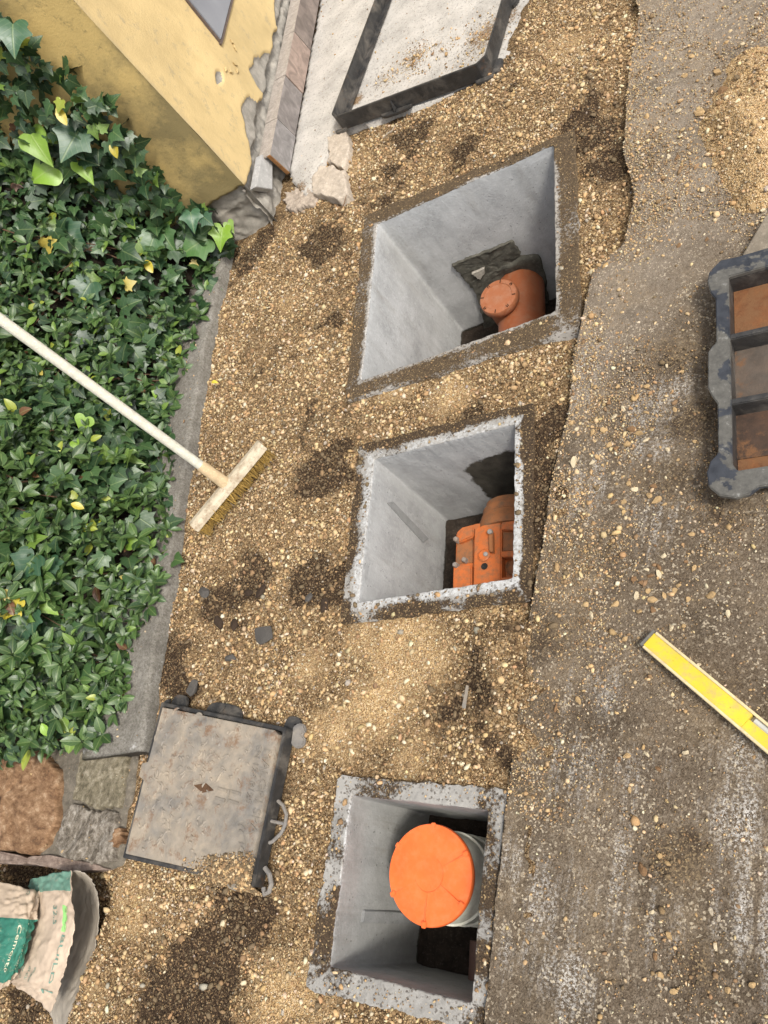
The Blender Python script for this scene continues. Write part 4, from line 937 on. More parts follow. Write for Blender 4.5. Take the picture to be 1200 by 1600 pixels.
tw = empty('yellow_wall', (WC[0], WC[1], 0), 'peeling yellow plastered wall corner with a grey panel above the ivy', 'wall')
def wall_coord(px, py):
    p = on_plane(px, py, WC, wn_); return np.dot(p - WC, wd), p[2]
aa, zz_ = np.meshgrid(np.concatenate([np.linspace(0, 1.9, 300), np.linspace(2.0, 5, 20)]), np.concatenate([np.linspace(-.06, .9, 190), np.linspace(.93, 2.7, 24)]), indexing='ij')
def polyfield(poly_px, soft=.012):
    P_ = np.array([wall_coord(*p) for p in poly_px]); 
    ja = aa + (fbm(aa * 16, zz_ * 16, 41) - .5) * .03; jz = zz_ + (fbm(aa * 16, zz_ * 16, 43) - .5) * .03
    return in_poly(ja, jz, P_).astype(float)
peel = np.maximum.reduce([polyfield(p) for p in ([(400, 95), (420, 80), (438, 82), (434, 120), (418, 152), (402, 130), (388, 104)], [(378, 165), (392, 150), (402, 158), (418, 160), (424, 190), (408, 290), (396, 250), (385, 205)], [(432, 0), (455, 0), (462, -40), (440, -40)], [(336, 112), (346, 108), (350, 126), (340, 134)], [(430, 0), (446, 0), (442, 52), (434, 40)], [(398, 240), (424, 236), (412, 330), (388, 330)])])
dep = peel.copy()
for _ in range(2):
    dep[1:-1, 1:-1] = (dep[1:-1, 1:-1] * 2 + dep[:-2, 1:-1] + dep[2:, 1:-1] + dep[1:-1, :-2] + dep[1:-1, 2:]) / 6
low_ = sstep(.012, -.004, zz_ - WC[2] + (fbm(aa * 14, zz_ * 3, 45) - .5) * .05); peel = np.maximum(peel, low_)
off = -dep * .010 - low_ * (.006 + .030 * fbm(aa * 22, zz_ * 22, 46)) + (fbm(aa * 6, zz_ * 6, 44) - .5) * .006
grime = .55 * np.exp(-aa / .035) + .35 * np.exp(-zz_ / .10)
FV = WC * [1, 1, 0] + aa[..., None] * wd + zz_[..., None] * up + off[..., None] * wn_
attach(link('wall_face', mesh_np('wall_face', FV.reshape(-1, 3), grid_faces(*aa.shape)[:, ::-1], {'peel': peel.ravel(), 'grime': grime.ravel()}), M['yellow_plaster'], None, True), tw)
sa, sz_ = np.meshgrid(np.linspace(0, 2.6, 240), np.concatenate([np.linspace(-.06, .35, 80), np.linspace(.37, 2.7, 110)]), indexing='ij')
lows = sstep(.012, -.004, sz_ - WC[2] + (fbm(sa * 14, sz_ * 3, 48) - .5) * .05)
SV = WC * [1, 1, 0] + sa[..., None] * (-wn_) + sz_[..., None] * up + ((fbm(sa * 5, sz_ * 5, 47) - .5) * .012 * sstep(0, .05, sa) - lows * (.006 + .030 * fbm(sa * 22, sz_ * 22, 50)) * sstep(0, .03, sa))[..., None] * (-wd)
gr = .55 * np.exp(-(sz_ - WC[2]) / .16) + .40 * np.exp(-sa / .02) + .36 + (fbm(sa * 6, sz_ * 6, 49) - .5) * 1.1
attach(link('wall_side', mesh_np('wall_side', SV.reshape(-1, 3), grid_faces(*sa.shape), {'peel': lows.ravel(), 'grime': gr.ravel()}), M['ochre_plaster'], None, True), tw)
b = BM(); c0 = WC * [1, 1, 0] - wn_ * 1.31 + wd * 2.5 + up * 2.73; b.box(c0, wn_ * 1.33, wd * 2.52, up * .03); b.build('wall_top', M['yellow_plaster'], tw)
# grey panel
pa, pz_ = wall_coord(345, 70)
n = N('grey_painted_metal'); M['panel'] = n.done(n.ramp(n.noise(6, 4), [(.3, (.21, .22, .245)), (.7, (.27, .28, .305))]), .5, None, .4)
P0 = WC * [1, 1, 0] + wd * pa + up * pz_
b = BM(); b.box(P0 + wd * .41 + up * .71 + wn_ * .004, wd * .40, up * .70, wn_ * .006, .002); pn = b.build('panel', M['panel'], tw)
b = BM(); 
M['panel_edge'] = mat_stone('panel_seal', (.13, .10, .085), .3)
b.box(P0 + wd * .41 + up * .004, wd * .415, up * .004, wn_ * .008); b.box(P0 + wd * .004 + up * .72, wd * .004, up * .712, wn_ * .0075); attach(b.build('panel_frame', M['panel_edge']), pn)
# crack lines near the panel corner, loose flakes of paint
b = BM()
for (x_, y_) in ((362, 66), (366, 74), (352, 108), (360, 112), (366, 100), (370, 110)):
    a1, z1 = wall_coord(x_, y_); c0 = WC * [1, 1, 0] + wd * a1 + up * z1 + wn_ * .002
    ang = rng.uniform(0, 3); d = wd * math.cos(ang) + up * math.sin(ang); e2 = np.cross(wn_, d)
    b.prism([c0 - d * .014, c0 + e2 * .006, c0 + d * .012, c0 - e2 * .005], wn_ * .004)
b.build('paint_flake', M['yellow_plaster'], tw)
# white block and rubble footing at the corner
M['white_render'] = mat_stone('white_render', (.40, .395, .38), .2, 30)
f0, f1 = at(427, 293, .03), at(400, 296, .03)
b = BM(); b.prism([on_plane(x_, y_, WC + wn_ * .012, wn_) for x_, y_ in ((400, 292), (426, 296), (426, 246), (409, 241))], -wn_ * .03, .002); b.build('plinth', M['white_render'], tw)
pass
# skirting tiles
T0, T1 = at(452, 270, .022), at(500, 0, .022); td = unit(T1 - T0); tn = np.array([td[1], -td[0], 0.])
cuts = [np.dot(on_plane(x_, y_, T0, tn) - T0, td) for x_, y_ in ((452, 270), (461, 212), (472, 144), (481, 72))]
cuts = cuts + [cuts[-1] + .42, cuts[-1] + .86]
th_ = 0.108
GAP = float(np.dot(T0 - WC, wn_)) - .0005
looks = [((.30, .28, .27), 'grey stone skirting tile at the near end, its broken end showing brown'), ((.27, .24, .225), 'grey and beige mottled skirting tile, second from the near end'),
         ((.38, .285, .235), 'pinkish beige skirting tile between two greyer ones at the wall foot'), ((.235, .19, .165), 'dark brown skirting tile beside the far end of the iron frame'), ((.26, .215, .19), 'farthest brown skirting tile along the yellow wall foot')]
for k, (c_, lab) in enumerate(looks):
    a0, a1 = cuts[k] + .002, cuts[k + 1] - .002; o0 = rng.uniform(-.002, .002)
    b = BM(); base = T0 + tn * (o0)
    slant = .022
    b.prism([base + td * a0, base + td * a1, base + td * (a1 - slant) + up * th_, base + td * (a0 - slant) + up * th_], -tn * .013, .0015)
    tt_ = empty('skirting_tile', base + td * (a0 + a1) / 2, lab, 'tile', 'skirting tiles along the yellow wall')
    mt = N('tile_stone'); bb_ = np.array(c_) * .72
    cc_ = mt.ramp(mt.noise(16, 6, .65, None, 1.2), [(.3, tuple(bb_ * .62)), (.48, tuple(bb_)), (.68, tuple(np.minimum(bb_ * 1.5, .8)))])
    b.build('tile_slab', mt.done(cc_, .5, mt.bump(mt.noise(90, 5), .25, .002), .4), tt_)
    b = BM(); b.prism([base + td * a0 + up * (th_ + .0005) - tn * .0005 - td * slant, base + td * (a1 - slant) + up * (th_ + .0005) - tn * .0005, base + td * (a1 - slant) + up * (th_ + .003) - tn * (GAP + .012), base + td * (a0 - slant) + up * (th_ + .003) - tn * (GAP + .012)], -up * .006)
    b.build('grout_edge', mat_stone('pale_grout', (.33, .29, .25), .3, 50), tt_)
    if k == 0:
        b = BM(); b.prism([base + td * (a0 - .001) + tn * .0005, base + td * (a0 - slant - .001) + up * th_, base + td * (a0 - slant - .001) + up * th_ - tn * .013, base + td * (a0 - .001) - tn * .013], -td * .004)
        b.build('broken_end', mat_stone('brown_break', (.26, .13, .05), .35, 50), tt_)
# concrete lumps broken off the pavement end
M['chunk'] = mat_stone('broken_concrete', (.42, .36, .29), .25, 40)
o = rock_slab('concrete_chunk', atn([(487, 277), (500, 258), (520, 258), (537, 268), (542, 300), (527, 311), (487, 301)], .028), .06, M['chunk'], None, .006, .006, 110, 33); tag(o, 'broken pale concrete lump at the end of the pavement, near the skirting', 'concrete lump')
o = rock_slab('concrete_chunk', atn([(511, 212), (540, 206), (545, 236), (536, 262), (513, 252)], .022), .05, M['chunk'], None, .007, .006, 110, 37); tag(o, 'crumbling concrete lump just below the corner of the empty iron frame', 'concrete lump')
o = rock_slab('concrete_chunk', atn([(444, 300), (470, 292), (500, 303), (488, 318), (460, 326), (444, 322)], .012), .03, mat_stone('crumbled_mortar', (.36, .30, .24), .4, 60), None, .012, .012, 100, 39); tag(o, 'low crumbled grey mortar between wall footing and pavement end', 'concrete lump')

# ------------------------------------------------------------------ low stone wall at the lower left
tg = empty('stone_wall', (*at(90, 1250)[:2], -.09), 'low garden wall end of rusty and grey stones set in mortar', 'wall')
rock_slab('mortar_bed', atn([(-70, 1100), (40, 1095), (150, 1150), (214, 1180), (203, 1240), (195, 1300), (190, 1352), (150, 1358), (60, 1336), (-80, 1318)], -.004), .14, M['mortar'], tg, .006, .006, 160, 51)
def mat_rock(name, cols, sc=30, aniso=(1, 1, 1)):
    n = N(name); v = n.map(aniso)
    c = n.ramp(n.noise(sc, 9, .78, v, .15), [(.34 + .32 * i / (len(cols) - 1), c_) for i, c_ in enumerate(cols)])
    c = n.mix(n.ramp(n.noise(sc * 5, 4, .7), [(.6, 0), (.75, .35)]), c, tuple(np.minimum(np.array(cols[-1]) * 1.4, .8)))
    return n.done(c, .85, n.bump(n.noise(sc * 2.5, 8, .8, v), .7, .005), .3)
rs = mat_rock('rusty_sandstone', [(.06, .032, .018), (.16, .087, .043), (.26, .155, .083), (.42, .30, .19)], 24, (1, 1.6, 1))
o = rock_slab('stone', atn([(-60, 1182), (20, 1172), (56, 1164), (72, 1182), (86, 1200), (88, 1250), (85, 1285), (68, 1318), (50, 1334), (-60, 1316)], .020), .06, rs, tg, .010, .006, 140, 52); o['label'] = 'rust-brown sandstone'
gs = mat_rock('olive_slate', [(.06, .05, .03), (.13, .11, .07), (.22, .19, .13), (.34, .30, .23)], 44, (1.3, 1, 1))
rock_slab('stone', atn([(126, 1172), (150, 1168), (197, 1183), (190, 1222), (184, 1262), (150, 1262), (140, 1256), (112, 1248), (120, 1205)], .014), .05, gs, tg, .009, .005, 130, 53)
rock_slab('stone', atn([(112, 1254), (145, 1268), (184, 1268), (180, 1300), (176, 1344), (140, 1350), (98, 1340), (84, 1318), (98, 1275)], .010), .05, mat_rock('grey_slate', [(.05, .04, .03), (.12, .10, .075), (.24, .21, .17), (.4, .37, .32)], 48, (1.4, 1, 1)), tg, .011, .006, 130, 54)
rock_slab('stone', atn([(-60, 1106), (30, 1104), (58, 1118), (62, 1158), (20, 1168), (-60, 1178)], .012), .05, mat_rock('grey_lichen_stone', [(.13, .115, .095), (.22, .20, .17), (.32, .30, .26)], 40), tg, .008, .005, 120, 55)
o = rock_slab('stone', atn([(-60, 1318), (40, 1338), (78, 1336), (150, 1350), (168, 1358), (110, 1362), (60, 1352), (-60, 1346)], .004), .10, mat_rock('pinkish_stone', [(.12, .085, .065), (.24, .18, .145), (.36, .29, .24)], 40), tg, .007, .005, 120, 56); o['label'] = 'pinkish edge stone'
o = rock_slab('stone', atn([(168, 1298), (186, 1292), (190, 1312), (172, 1326)], .014), .04, rs, tg, .006, .004, 60, 57)

# ------------------------------------------------------------------ ivy and periwinkle bank
def leaf_template(half, fold=.22, curl=.18):
    """half outline (x >= 0) from base to tip -> verts, quads, uv; midrib at x = 0"""
    h = np.array(half, float); n = len(h); my = np.clip(h[:, 1], 0, 1); my[-1] = 1
    my = np.maximum.accumulate(my)
    hw = .5 * (h + np.stack([h[:, 0] * 0, my], 1))
    cols = [np.stack([-h[:, 0], h[:, 1]], 1), np.stack([-hw[:, 0], hw[:, 1]], 1), np.stack([h[:, 0] * 0, my], 1), hw, h]
    P_ = np.concatenate(cols); x, y = P_[:, 0], P_[:, 1]
    z = fold * np.abs(x) - .5 * fold * x * x * 2 - curl * (y - .3) ** 2
    q = []
    for c in range(4):
        for i in range(n - 1): q.append((c * n + i, (c + 1) * n + i, (c + 1) * n + i + 1, c * n + i + 1))
    return np.stack([x, y, z], 1), np.array(q), P_
IVY = leaf_template([(0, .02), (.14, -.12), (.36, -.10), (.46, .04), (.38, .14), (.60, .38), (.36, .42), (.24, .58), (.12, .82), (0, 1)])
HEART = leaf_template([(0, .02), (.18, -.13), (.40, -.06), (.52, .16), (.41, .33), (.29, .52), (.12, .80), (0, 1)])
def smooth_half(h, n=26):
    h = np.array(h, float); p = np.concatenate([h[:1] * 2 - h[1:2], h, h[-1:] * 2 - h[-2:-1]]); x = np.linspace(0, len(h) - 1, n); i = np.clip(x.astype(int), 0, len(h) - 2); f = (x - i)[:, None]
    p0, p1, p2, p3 = p[i], p[i + 1], p[i + 2], p[i + 3]; r = .5 * (2 * p1 + (p2 - p0) * f + (2 * p0 - 5 * p1 + 4 * p2 - p3) * f ** 2 + (3 * p1 - p0 - 3 * p2 + p3) * f ** 3); r[:, 0] = np.maximum(r[:, 0], 0); return r
HEART_FINE = leaf_template(smooth_half([(0, .02), (.16, -.11), (.36, -.09), (.46, .06), (.47, .22), (.36, .40), (.25, .58), (.12, .80), (0, 1)]), .32, .32)
IVY_FINE = leaf_template(smooth_half([(0, .02), (.15, -.12), (.36, -.10), (.46, .04), (.42, .16), (.58, .36), (.40, .44), (.26, .58), (.13, .80), (0, 1)]), .30, .28)
OVAL = leaf_template([(0, 0), (.10, .08), (.22, .28), (.26, .48), (.21, .70), (.10, .90), (0, 1)], .30, .25)
def leaves_mesh(name, T, pos, Yd, Nd, sc, col):
    """many copies of leaf template T as one mesh"""
    Y_ = Yd / np.linalg.norm(Yd, axis=1)[:, None]; X_ = np.cross(Y_, Nd); X_ /= np.linalg.norm(X_, axis=1)[:, None]; Z_ = np.cross(X_, Y_)
    tv, tq, tu = T; wx_ = rng.uniform(.85, 1.15, (len(pos), 1, 1)); n = len(pos)
    bend = rng.uniform(.5, 1.8, (n, 1))
    Vv = pos[:, None] + sc[:, None, None] * (tv[None, :, 0:1] * wx_ * X_[:, None] + tv[None, :, 1:2] * Y_[:, None] + (tv[None, :, 2] * bend)[..., None] * Z_[:, None])
    Fq = (tq[None] + (np.arange(n) * len(tv))[:, None, None]).reshape(-1, 4)
    C_ = np.repeat(col, len(tv), 0); uv = np.tile(tu, (n, 1))
    return mesh_np(name, Vv.reshape(-1, 3), Fq, {'Col': C_}, uv)
def bank_sample(n, smax=None):
    s = rng.uniform(S0, IES[-1] + .02, n); d = rng.uniform(-.03, 1, n) ** 1.0 * 1.15
    e = np.interp(s, IES, IEQ); xy = s[:, None] * U + (e + d)[:, None] * NL
    hz = bank_h(xy[:, 0], xy[:, 1]); hz = np.where(hz < 0, .03, hz); P_ = np.concatenate([xy, hz[:, None]], 1)
    eps = .015
    gx_ = (bank_h(P_[:, 0] + eps, P_[:, 1]) - bank_h(P_[:, 0] - eps, P_[:, 1])) / (2 * eps); gy_ = (bank_h(P_[:, 0], P_[:, 1] + eps) - bank_h(P_[:, 0], P_[:, 1] - eps)) / (2 * eps)
    gx_, gy_ = np.clip(gx_, -2.5, 2.5), np.clip(gy_, -1.2, 1.2)
    Nn = np.stack([-gx_, -gy_, np.ones(n)], 1); Nn /= np.linalg.norm(Nn, axis=1)[:, None]
    u, v, dep = proj(P_[:, 0], P_[:, 1], P_[:, 2]); ok = (u > -160) & (u < 420) & (v > -160) & (v < 1260)
    return P_[ok], Nn[ok], s[ok], u[ok], v[ok]
sg = np.linspace(S0 - .02, IES[-1] + .03, 150); dg = np.concatenate([np.linspace(-.02, .5, 60), np.linspace(.55, 2.6, 30)])
s2, d2 = np.meshgrid(sg, dg, indexing='ij'); e2_ = np.interp(s2, IES, IEQ); bx = s2 * U[0] + (e2_ + d2) * NL[0]; by = s2 * U[1] + (e2_ + d2) * NL[1]
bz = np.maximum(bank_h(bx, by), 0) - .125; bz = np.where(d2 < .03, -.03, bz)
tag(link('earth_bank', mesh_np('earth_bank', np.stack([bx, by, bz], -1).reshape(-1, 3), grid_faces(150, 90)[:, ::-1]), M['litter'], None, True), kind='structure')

def greens(n, kind):
    r = rng.random(n)[:, None]; k = rng.random(n)
    if kind == 'ivy': c = np.array([.012, .036, .014]) * (1 - r) + np.array([.050, .105, .036]) * r
    else: c = np.array([.016, .044, .012]) * (1 - r) + np.array([.072, .132, .034]) * r
    c[k > .955] = np.array([.12, .20, .035]); c[k > .991] = np.array([.26, .30, .04]); c[k > .998] = np.array([.38, .30, .06]); c[k < .004] = np.array([.13, .06, .03])
    return c
t_ivy = empty('ivy', (*at(200, 500)[:2], .1), 'large-lobed dark green ivy climbing beside the yellow wall', 'ivy')
t_vin = empty('periwinkle', (*at(120, 900)[:2], .1), 'small-leaved periwinkle carpet behind the concrete kerb', 'shrub')
to_cam = lambda P_: (np.array([0, 0, CAMZ]) - P_) / np.linalg.norm(np.array([0, 0, CAMZ]) - P_, axis=1)[:, None]
def ivy_prob(u, v): return np.clip(.86 - (v - 250) / 850 + (fbm(u / 90, v / 90, 61) - .5) * 1.7, .24, .97)
# periwinkle: whorls of oval leaves
P_, Nn, s_, u_, v_ = bank_sample(8800)
sel = rng.random(len(P_)) > ivy_prob(u_, v_); P_, Nn = P_[sel], Nn[sel]
pos, Yd, Nd, sc = [], [], [], []
for p, nn in zip(P_, Nn):
    ax = unit(nn * .7 + np.array([0, 0, .6]) + rng.normal(0, .35, 3)); p = p + nn * rng.uniform(-.10, .045)
    e1 = unit(np.cross(ax, rng.normal(0, 1, 3))); e2 = np.cross(ax, e1); k = rng.integers(4, 7); a0 = rng.uniform(0, 6.3); s0 = .023 + .034 * rng.random() ** 1.4
    for i in range(k):
        a = a0 + 6.283 * i / k + rng.normal(0, .2); d = e1 * math.cos(a) + e2 * math.sin(a); el = rng.uniform(.05, .75)
        pos.append(p + d * .003 + ax * .004 * i); Yd.append(d * math.cos(el) + ax * math.sin(el)); Nd.append(ax * math.cos(el) - d * math.sin(el) + rng.normal(0, .15, 3)); sc.append(s0 * rng.uniform(.75, 1.1))
pos, Yd, Nd, sc = map(np.array, (pos, Yd, Nd, sc)); cV = greens(len(pos), 'v')
score = -np.linalg.norm(pos - np.array([0, 0, CAMZ]), axis=1) + sc * 25
NV = len(pos)
big = np.argsort(-score)[:70]; rest = np.setdiff1d(np.arange(NV), big)
fo = attach(link('foliage', leaves_mesh('foliage', OVAL, pos[rest], Yd[rest], Nd[rest], sc[rest], cV[rest]), M['leaf'], None, True), t_vin); fo['kind'] = 'stuff'
for i in big: attach(link('leaf', leaves_mesh('leaf', OVAL, pos[i:i + 1], Yd[i:i + 1], Nd[i:i + 1], sc[i:i + 1], cV[i:i + 1]), M['leaf'], None, True), t_vin)
# ivy: single leaves lying over one another, tips hanging down the bank
P_, Nn, s_, u_, v_ = bank_sample(13000)
sel = rng.random(len(P_)) < ivy_prob(u_, v_) * .9; P_, Nn, vv = P_[sel], Nn[sel], v_[sel]; n = len(P_)
P_ = P_ + Nn * rng.uniform(-.07, .04, n)[:, None]
Nd = Nn * .8 + np.array([0, 0, .35]) + to_cam(P_) * .25 + rng.normal(0, .36, (n, 3)); down = np.array([.5, -.1, -.6]) + rng.normal(0, .75, (n, 3))
sc = (.026 + .044 * rng.random(n) ** 1.3) * np.where(rng.random(n) < .12, 1.4, 1); cI = greens(n, 'ivy')
score = -np.linalg.norm(P_ - np.array([0, 0, CAMZ]), axis=1) * .5 + sc * 40; order = np.argsort(-score); big = order[:60]; rest = order[60:]
fo = attach(link('foliage', leaves_mesh('foliage', IVY, P_[rest], down[rest], Nd[rest], sc[rest], cI[rest]), M['leaf'], None, True), t_ivy); fo['kind'] = 'stuff'
for i in big: attach(link('leaf', leaves_mesh('leaf', IVY, P_[i:i + 1], down[i:i + 1], Nd[i:i + 1], sc[i:i + 1], cI[i:i + 1]), M['leaf'], None, True), t_ivy)
# young lime leaves and the largest dark ones, each where the photo shows it: (x, y, length, tip angle in the photo, kind)
LIMEC, YEL, DK = np.array([.20, .34, .035]), np.array([.42, .34, .03]), np.array([.028, .075, .035])
for (x_, y_, l_, an, T, c) in [(130, 85, 62, 60, 'h', LIMEC), (55, 38, 40, 80, 'h', LIMEC), (97, 86, 26, 70, 'h', LIMEC), (62, 232, 56, 60, 'h', LIMEC * .9), (66, 272, 48, 150, 'h', LIMEC), (134, 268, 42, 60, 'h', LIMEC), (188, 166, 30, 80, 'h', LIMEC * .8), (196, 192, 30, 200, 'h', LIMEC * .8), (262, 262, 30, 20, 'h', LIMEC),
        (345, 372, 42, 100, 'i', LIMEC * .85), (360, 355, 22, 60, 'h', LIMEC * .8), (302, 385, 60, 150, 'i', np.array([.07, .15, .04])), (262, 376, 44, 60, 'i', np.array([.06, .13, .04])), (235, 385, 46, 110, 'i', np.array([.05, .12, .04])), (130, 664, 32, 110, 'h', LIMEC), (120, 697, 22, 60, 'h', LIMEC * .9), (243, 615, 20, 100, 'h', LIMEC),
        (10, 952, 50, 120, 'i', YEL), (78, 950, 34, 40, 'h', LIMEC), (66, 914, 30, 80, 'h', LIMEC * .8), (40, 888, 56, 120, 'i', DK), (82, 894, 46, 60, 'i', DK), (130, 460, 52, 120, 'i', DK), (75, 900, 40, 60, 'i', DK), (230, 852, 30, 60, 'h', LIMEC * .8), (212, 850, 30, 10, 'h', LIMEC * .7), (50, 975, 44, 90, 'i', DK), (28, 1005, 40, 100, 'i', DK), (20, 60, 48, 90, 'i', DK * 1.2), (110, 225, 60, 120, 'i', DK * 1.3), (115, 372, 50, 40, 'i', DK), (95, 180, 30, 60, 'o', YEL), (178, 232, 26, 80, 'o', YEL), (232, 415, 26, 60, 'o', YEL), (120, 790, 24, 20, 'o', YEL), (70, 1140, 26, 60, 'o', LIMEC), (110, 1160, 34, 100, 'o', LIMEC * .6), (100, 1130, 30, 60, 'o', LIMEC * .6), (300, 345, 36, 80, 'i', DK * 1.5), (325, 345, 24, 40, 'i', DK)]:
    p = on_bank(x_, y_, .065); dist = np.linalg.norm(p - np.array([0, 0, CAMZ])); tc = (np.array([0, 0, CAMZ]) - p) / dist
    a = math.radians(an); dirv = RC @ np.array([math.cos(a), math.sin(a), 0]); ln = l_ / F * dist * .84
    nd_ = unit(tc * .75 + np.array([0, 0, .45]) + rng.normal(0, .12, 3)); yd = unit(dirv - nd_ * np.dot(dirv, nd_))
    T_ = dict(h=HEART_FINE, i=IVY_FINE, o=OVAL)[T]
    attach(link('leaf', leaves_mesh('leaf', T_, (p - yd * ln * .45)[None], yd[None], nd_[None], np.array([ln]), np.asarray(c)[None] * rng.uniform(.9, 1.1)), M['leaf'], None, True), t_vin if T == 'o' else t_ivy)
# ivy clinging to the side of the yellow wall
n = 2600; a_s = .17 + 1.3 * rng.random(n) ** 1.2; z_s = rng.uniform(.02, 1.75, n); a_s = a_s + (fbm(z_s * 5, z_s * 0, 88) - .5) * .10
P_ = WC * [1, 1, 0] - a_s[:, None] * wn_ + z_s[:, None] * up - wd * rng.uniform(.01, .10, n)[:, None]
u_, v_, d_ = proj(P_[:, 0], P_[:, 1], P_[:, 2]); ok = (d_ > .1) & (u_ > -150) & (u_ < 400) & (v_ > -150) & (v_ < 500); P_ = P_[ok]; n = len(P_)
Nd = -wd * .8 + up * .45 + wn_ * .25 + rng.normal(0, .33, (n, 3)); dn_ = -up * .8 + rng.normal(0, .6, (n, 3))
fo = attach(link('foliage', leaves_mesh('foliage', IVY, P_, dn_, Nd, rng.uniform(.032, .062, n), greens(n, 'ivy')), M['leaf'], None, True), t_ivy); fo['kind'] = 'stuff'
# stems
for k in range(70):
    q_, nn, *_ = bank_sample(40)
    if len(q_) < 2: continue
    p = q_[0]; d = np.array([.2, .3, 0]) + rng.normal(0, .6, 3); pts = []
    for j in range(6):
        z = bank_h(p[0:1], p[1:2])[0]
        if z < .03: break
        pts.append(np.array([p[0], p[1], z + .008 * math.sin(j * 2 + k) - .008])); p = p + unit(d + rng.normal(0, .4, 3)) * .06
    if len(pts) > 2:
        b = BM(); b.tube(pts, rng.uniform(.0013, .0028), 5); b.build('stem', M['stem'], t_ivy)
b = BM(); b.tube([at(x_, y_, .06 + .004 * i) for i, (x_, y_) in enumerate(((300, 405), (315, 398), (330, 388), (345, 376)))], .0015, 5); b.build('stem', M['stem'], t_ivy)
# ------------------------------------------------------------------ loose gravel: one mass nobody could count
def ico():
    t = (1 + 5 ** .5) / 2
    V_ = np.array([(-1, t, 0), (1, t, 0), (-1, -t, 0), (1, -t, 0), (0, -1, t), (0, 1, t), (0, -1, -t), (0, 1, -t), (t, 0, -1), (t, 0, 1), (-t, 0, -1), (-t, 0, 1)], float); V_ /= np.linalg.norm(V_[0])
    F_ = np.array([(0, 11, 5), (0, 5, 1), (0, 1, 7), (0, 7, 10), (0, 10, 11), (1, 5, 9), (5, 11, 4), (11, 10, 2), (10, 7, 6), (7, 1, 8), (3, 9, 4), (3, 4, 2), (3, 2, 6), (3, 6, 8), (3, 8, 9), (4, 9, 5), (2, 4, 11), (6, 2, 10), (8, 6, 7), (9, 8, 1)])
    return V_, F_
OCT = (np.array([(1, 0, 0), (-1, 0, 0), (0, 1, 0), (0, -1, 0), (0, 0, 1), (0, 0, -1)], float), np.array([(0, 2, 4), (2, 1, 4), (1, 3, 4), (3, 0, 4), (2, 0, 5), (1, 2, 5), (3, 1, 5), (0, 3, 5)]))
ICO = ico()
def rand_rot(n):
    q = rng.normal(0, 1, (n, 4)); q /= np.linalg.norm(q, axis=1)[:, None]; w, x, y, z = q.T
    return np.stack([np.stack([1 - 2 * (y * y + z * z), 2 * (x * y - z * w), 2 * (x * z + y * w)], 1), np.stack([2 * (x * y + z * w), 1 - 2 * (x * x + z * z), 2 * (y * z - x * w)], 1), np.stack([2 * (x * z - y * w), 2 * (y * z + x * w), 1 - 2 * (x * x + y * y)], 1)], 1)
def pebbles(base, pos, size, col):
    n = len(pos); bv, bf = base; Vv = bv[None] * rng.uniform(.62, 1.12, (n, len(bv), 1)) * np.stack([rng.uniform(.7, 1.25, n), rng.uniform(.55, 1, n), rng.uniform(.45, .8, n)], 1)[:, None]
    Vv = np.einsum('nij,nvj->nvi', rand_rot(n), Vv); Vv[..., 2] *= .8
    Vv = pos[:, None] + Vv * size[:, None, None]
    return Vv.reshape(-1, 3), (bf[None] + (np.arange(n) * len(bv))[:, None, None]).reshape(-1, 3), np.repeat(col, len(bv), 0)
PAL = np.array([(.58, .39, .19), (.70, .52, .30), (.78, .65, .47), (.46, .275, .125), (.20, .108, .05), (.34, .31, .27), (.07, .045, .027)])
cover_poly = [Lb(-.02, -.02), Lb(1.02, -.02), Lb(1.02, .93), Lb(.80, 1.0), Lb(-.02, 1.0)]
upc_poly = ol[1:-1] + far
fr_poly = [A_, B_, Dn, Cn]
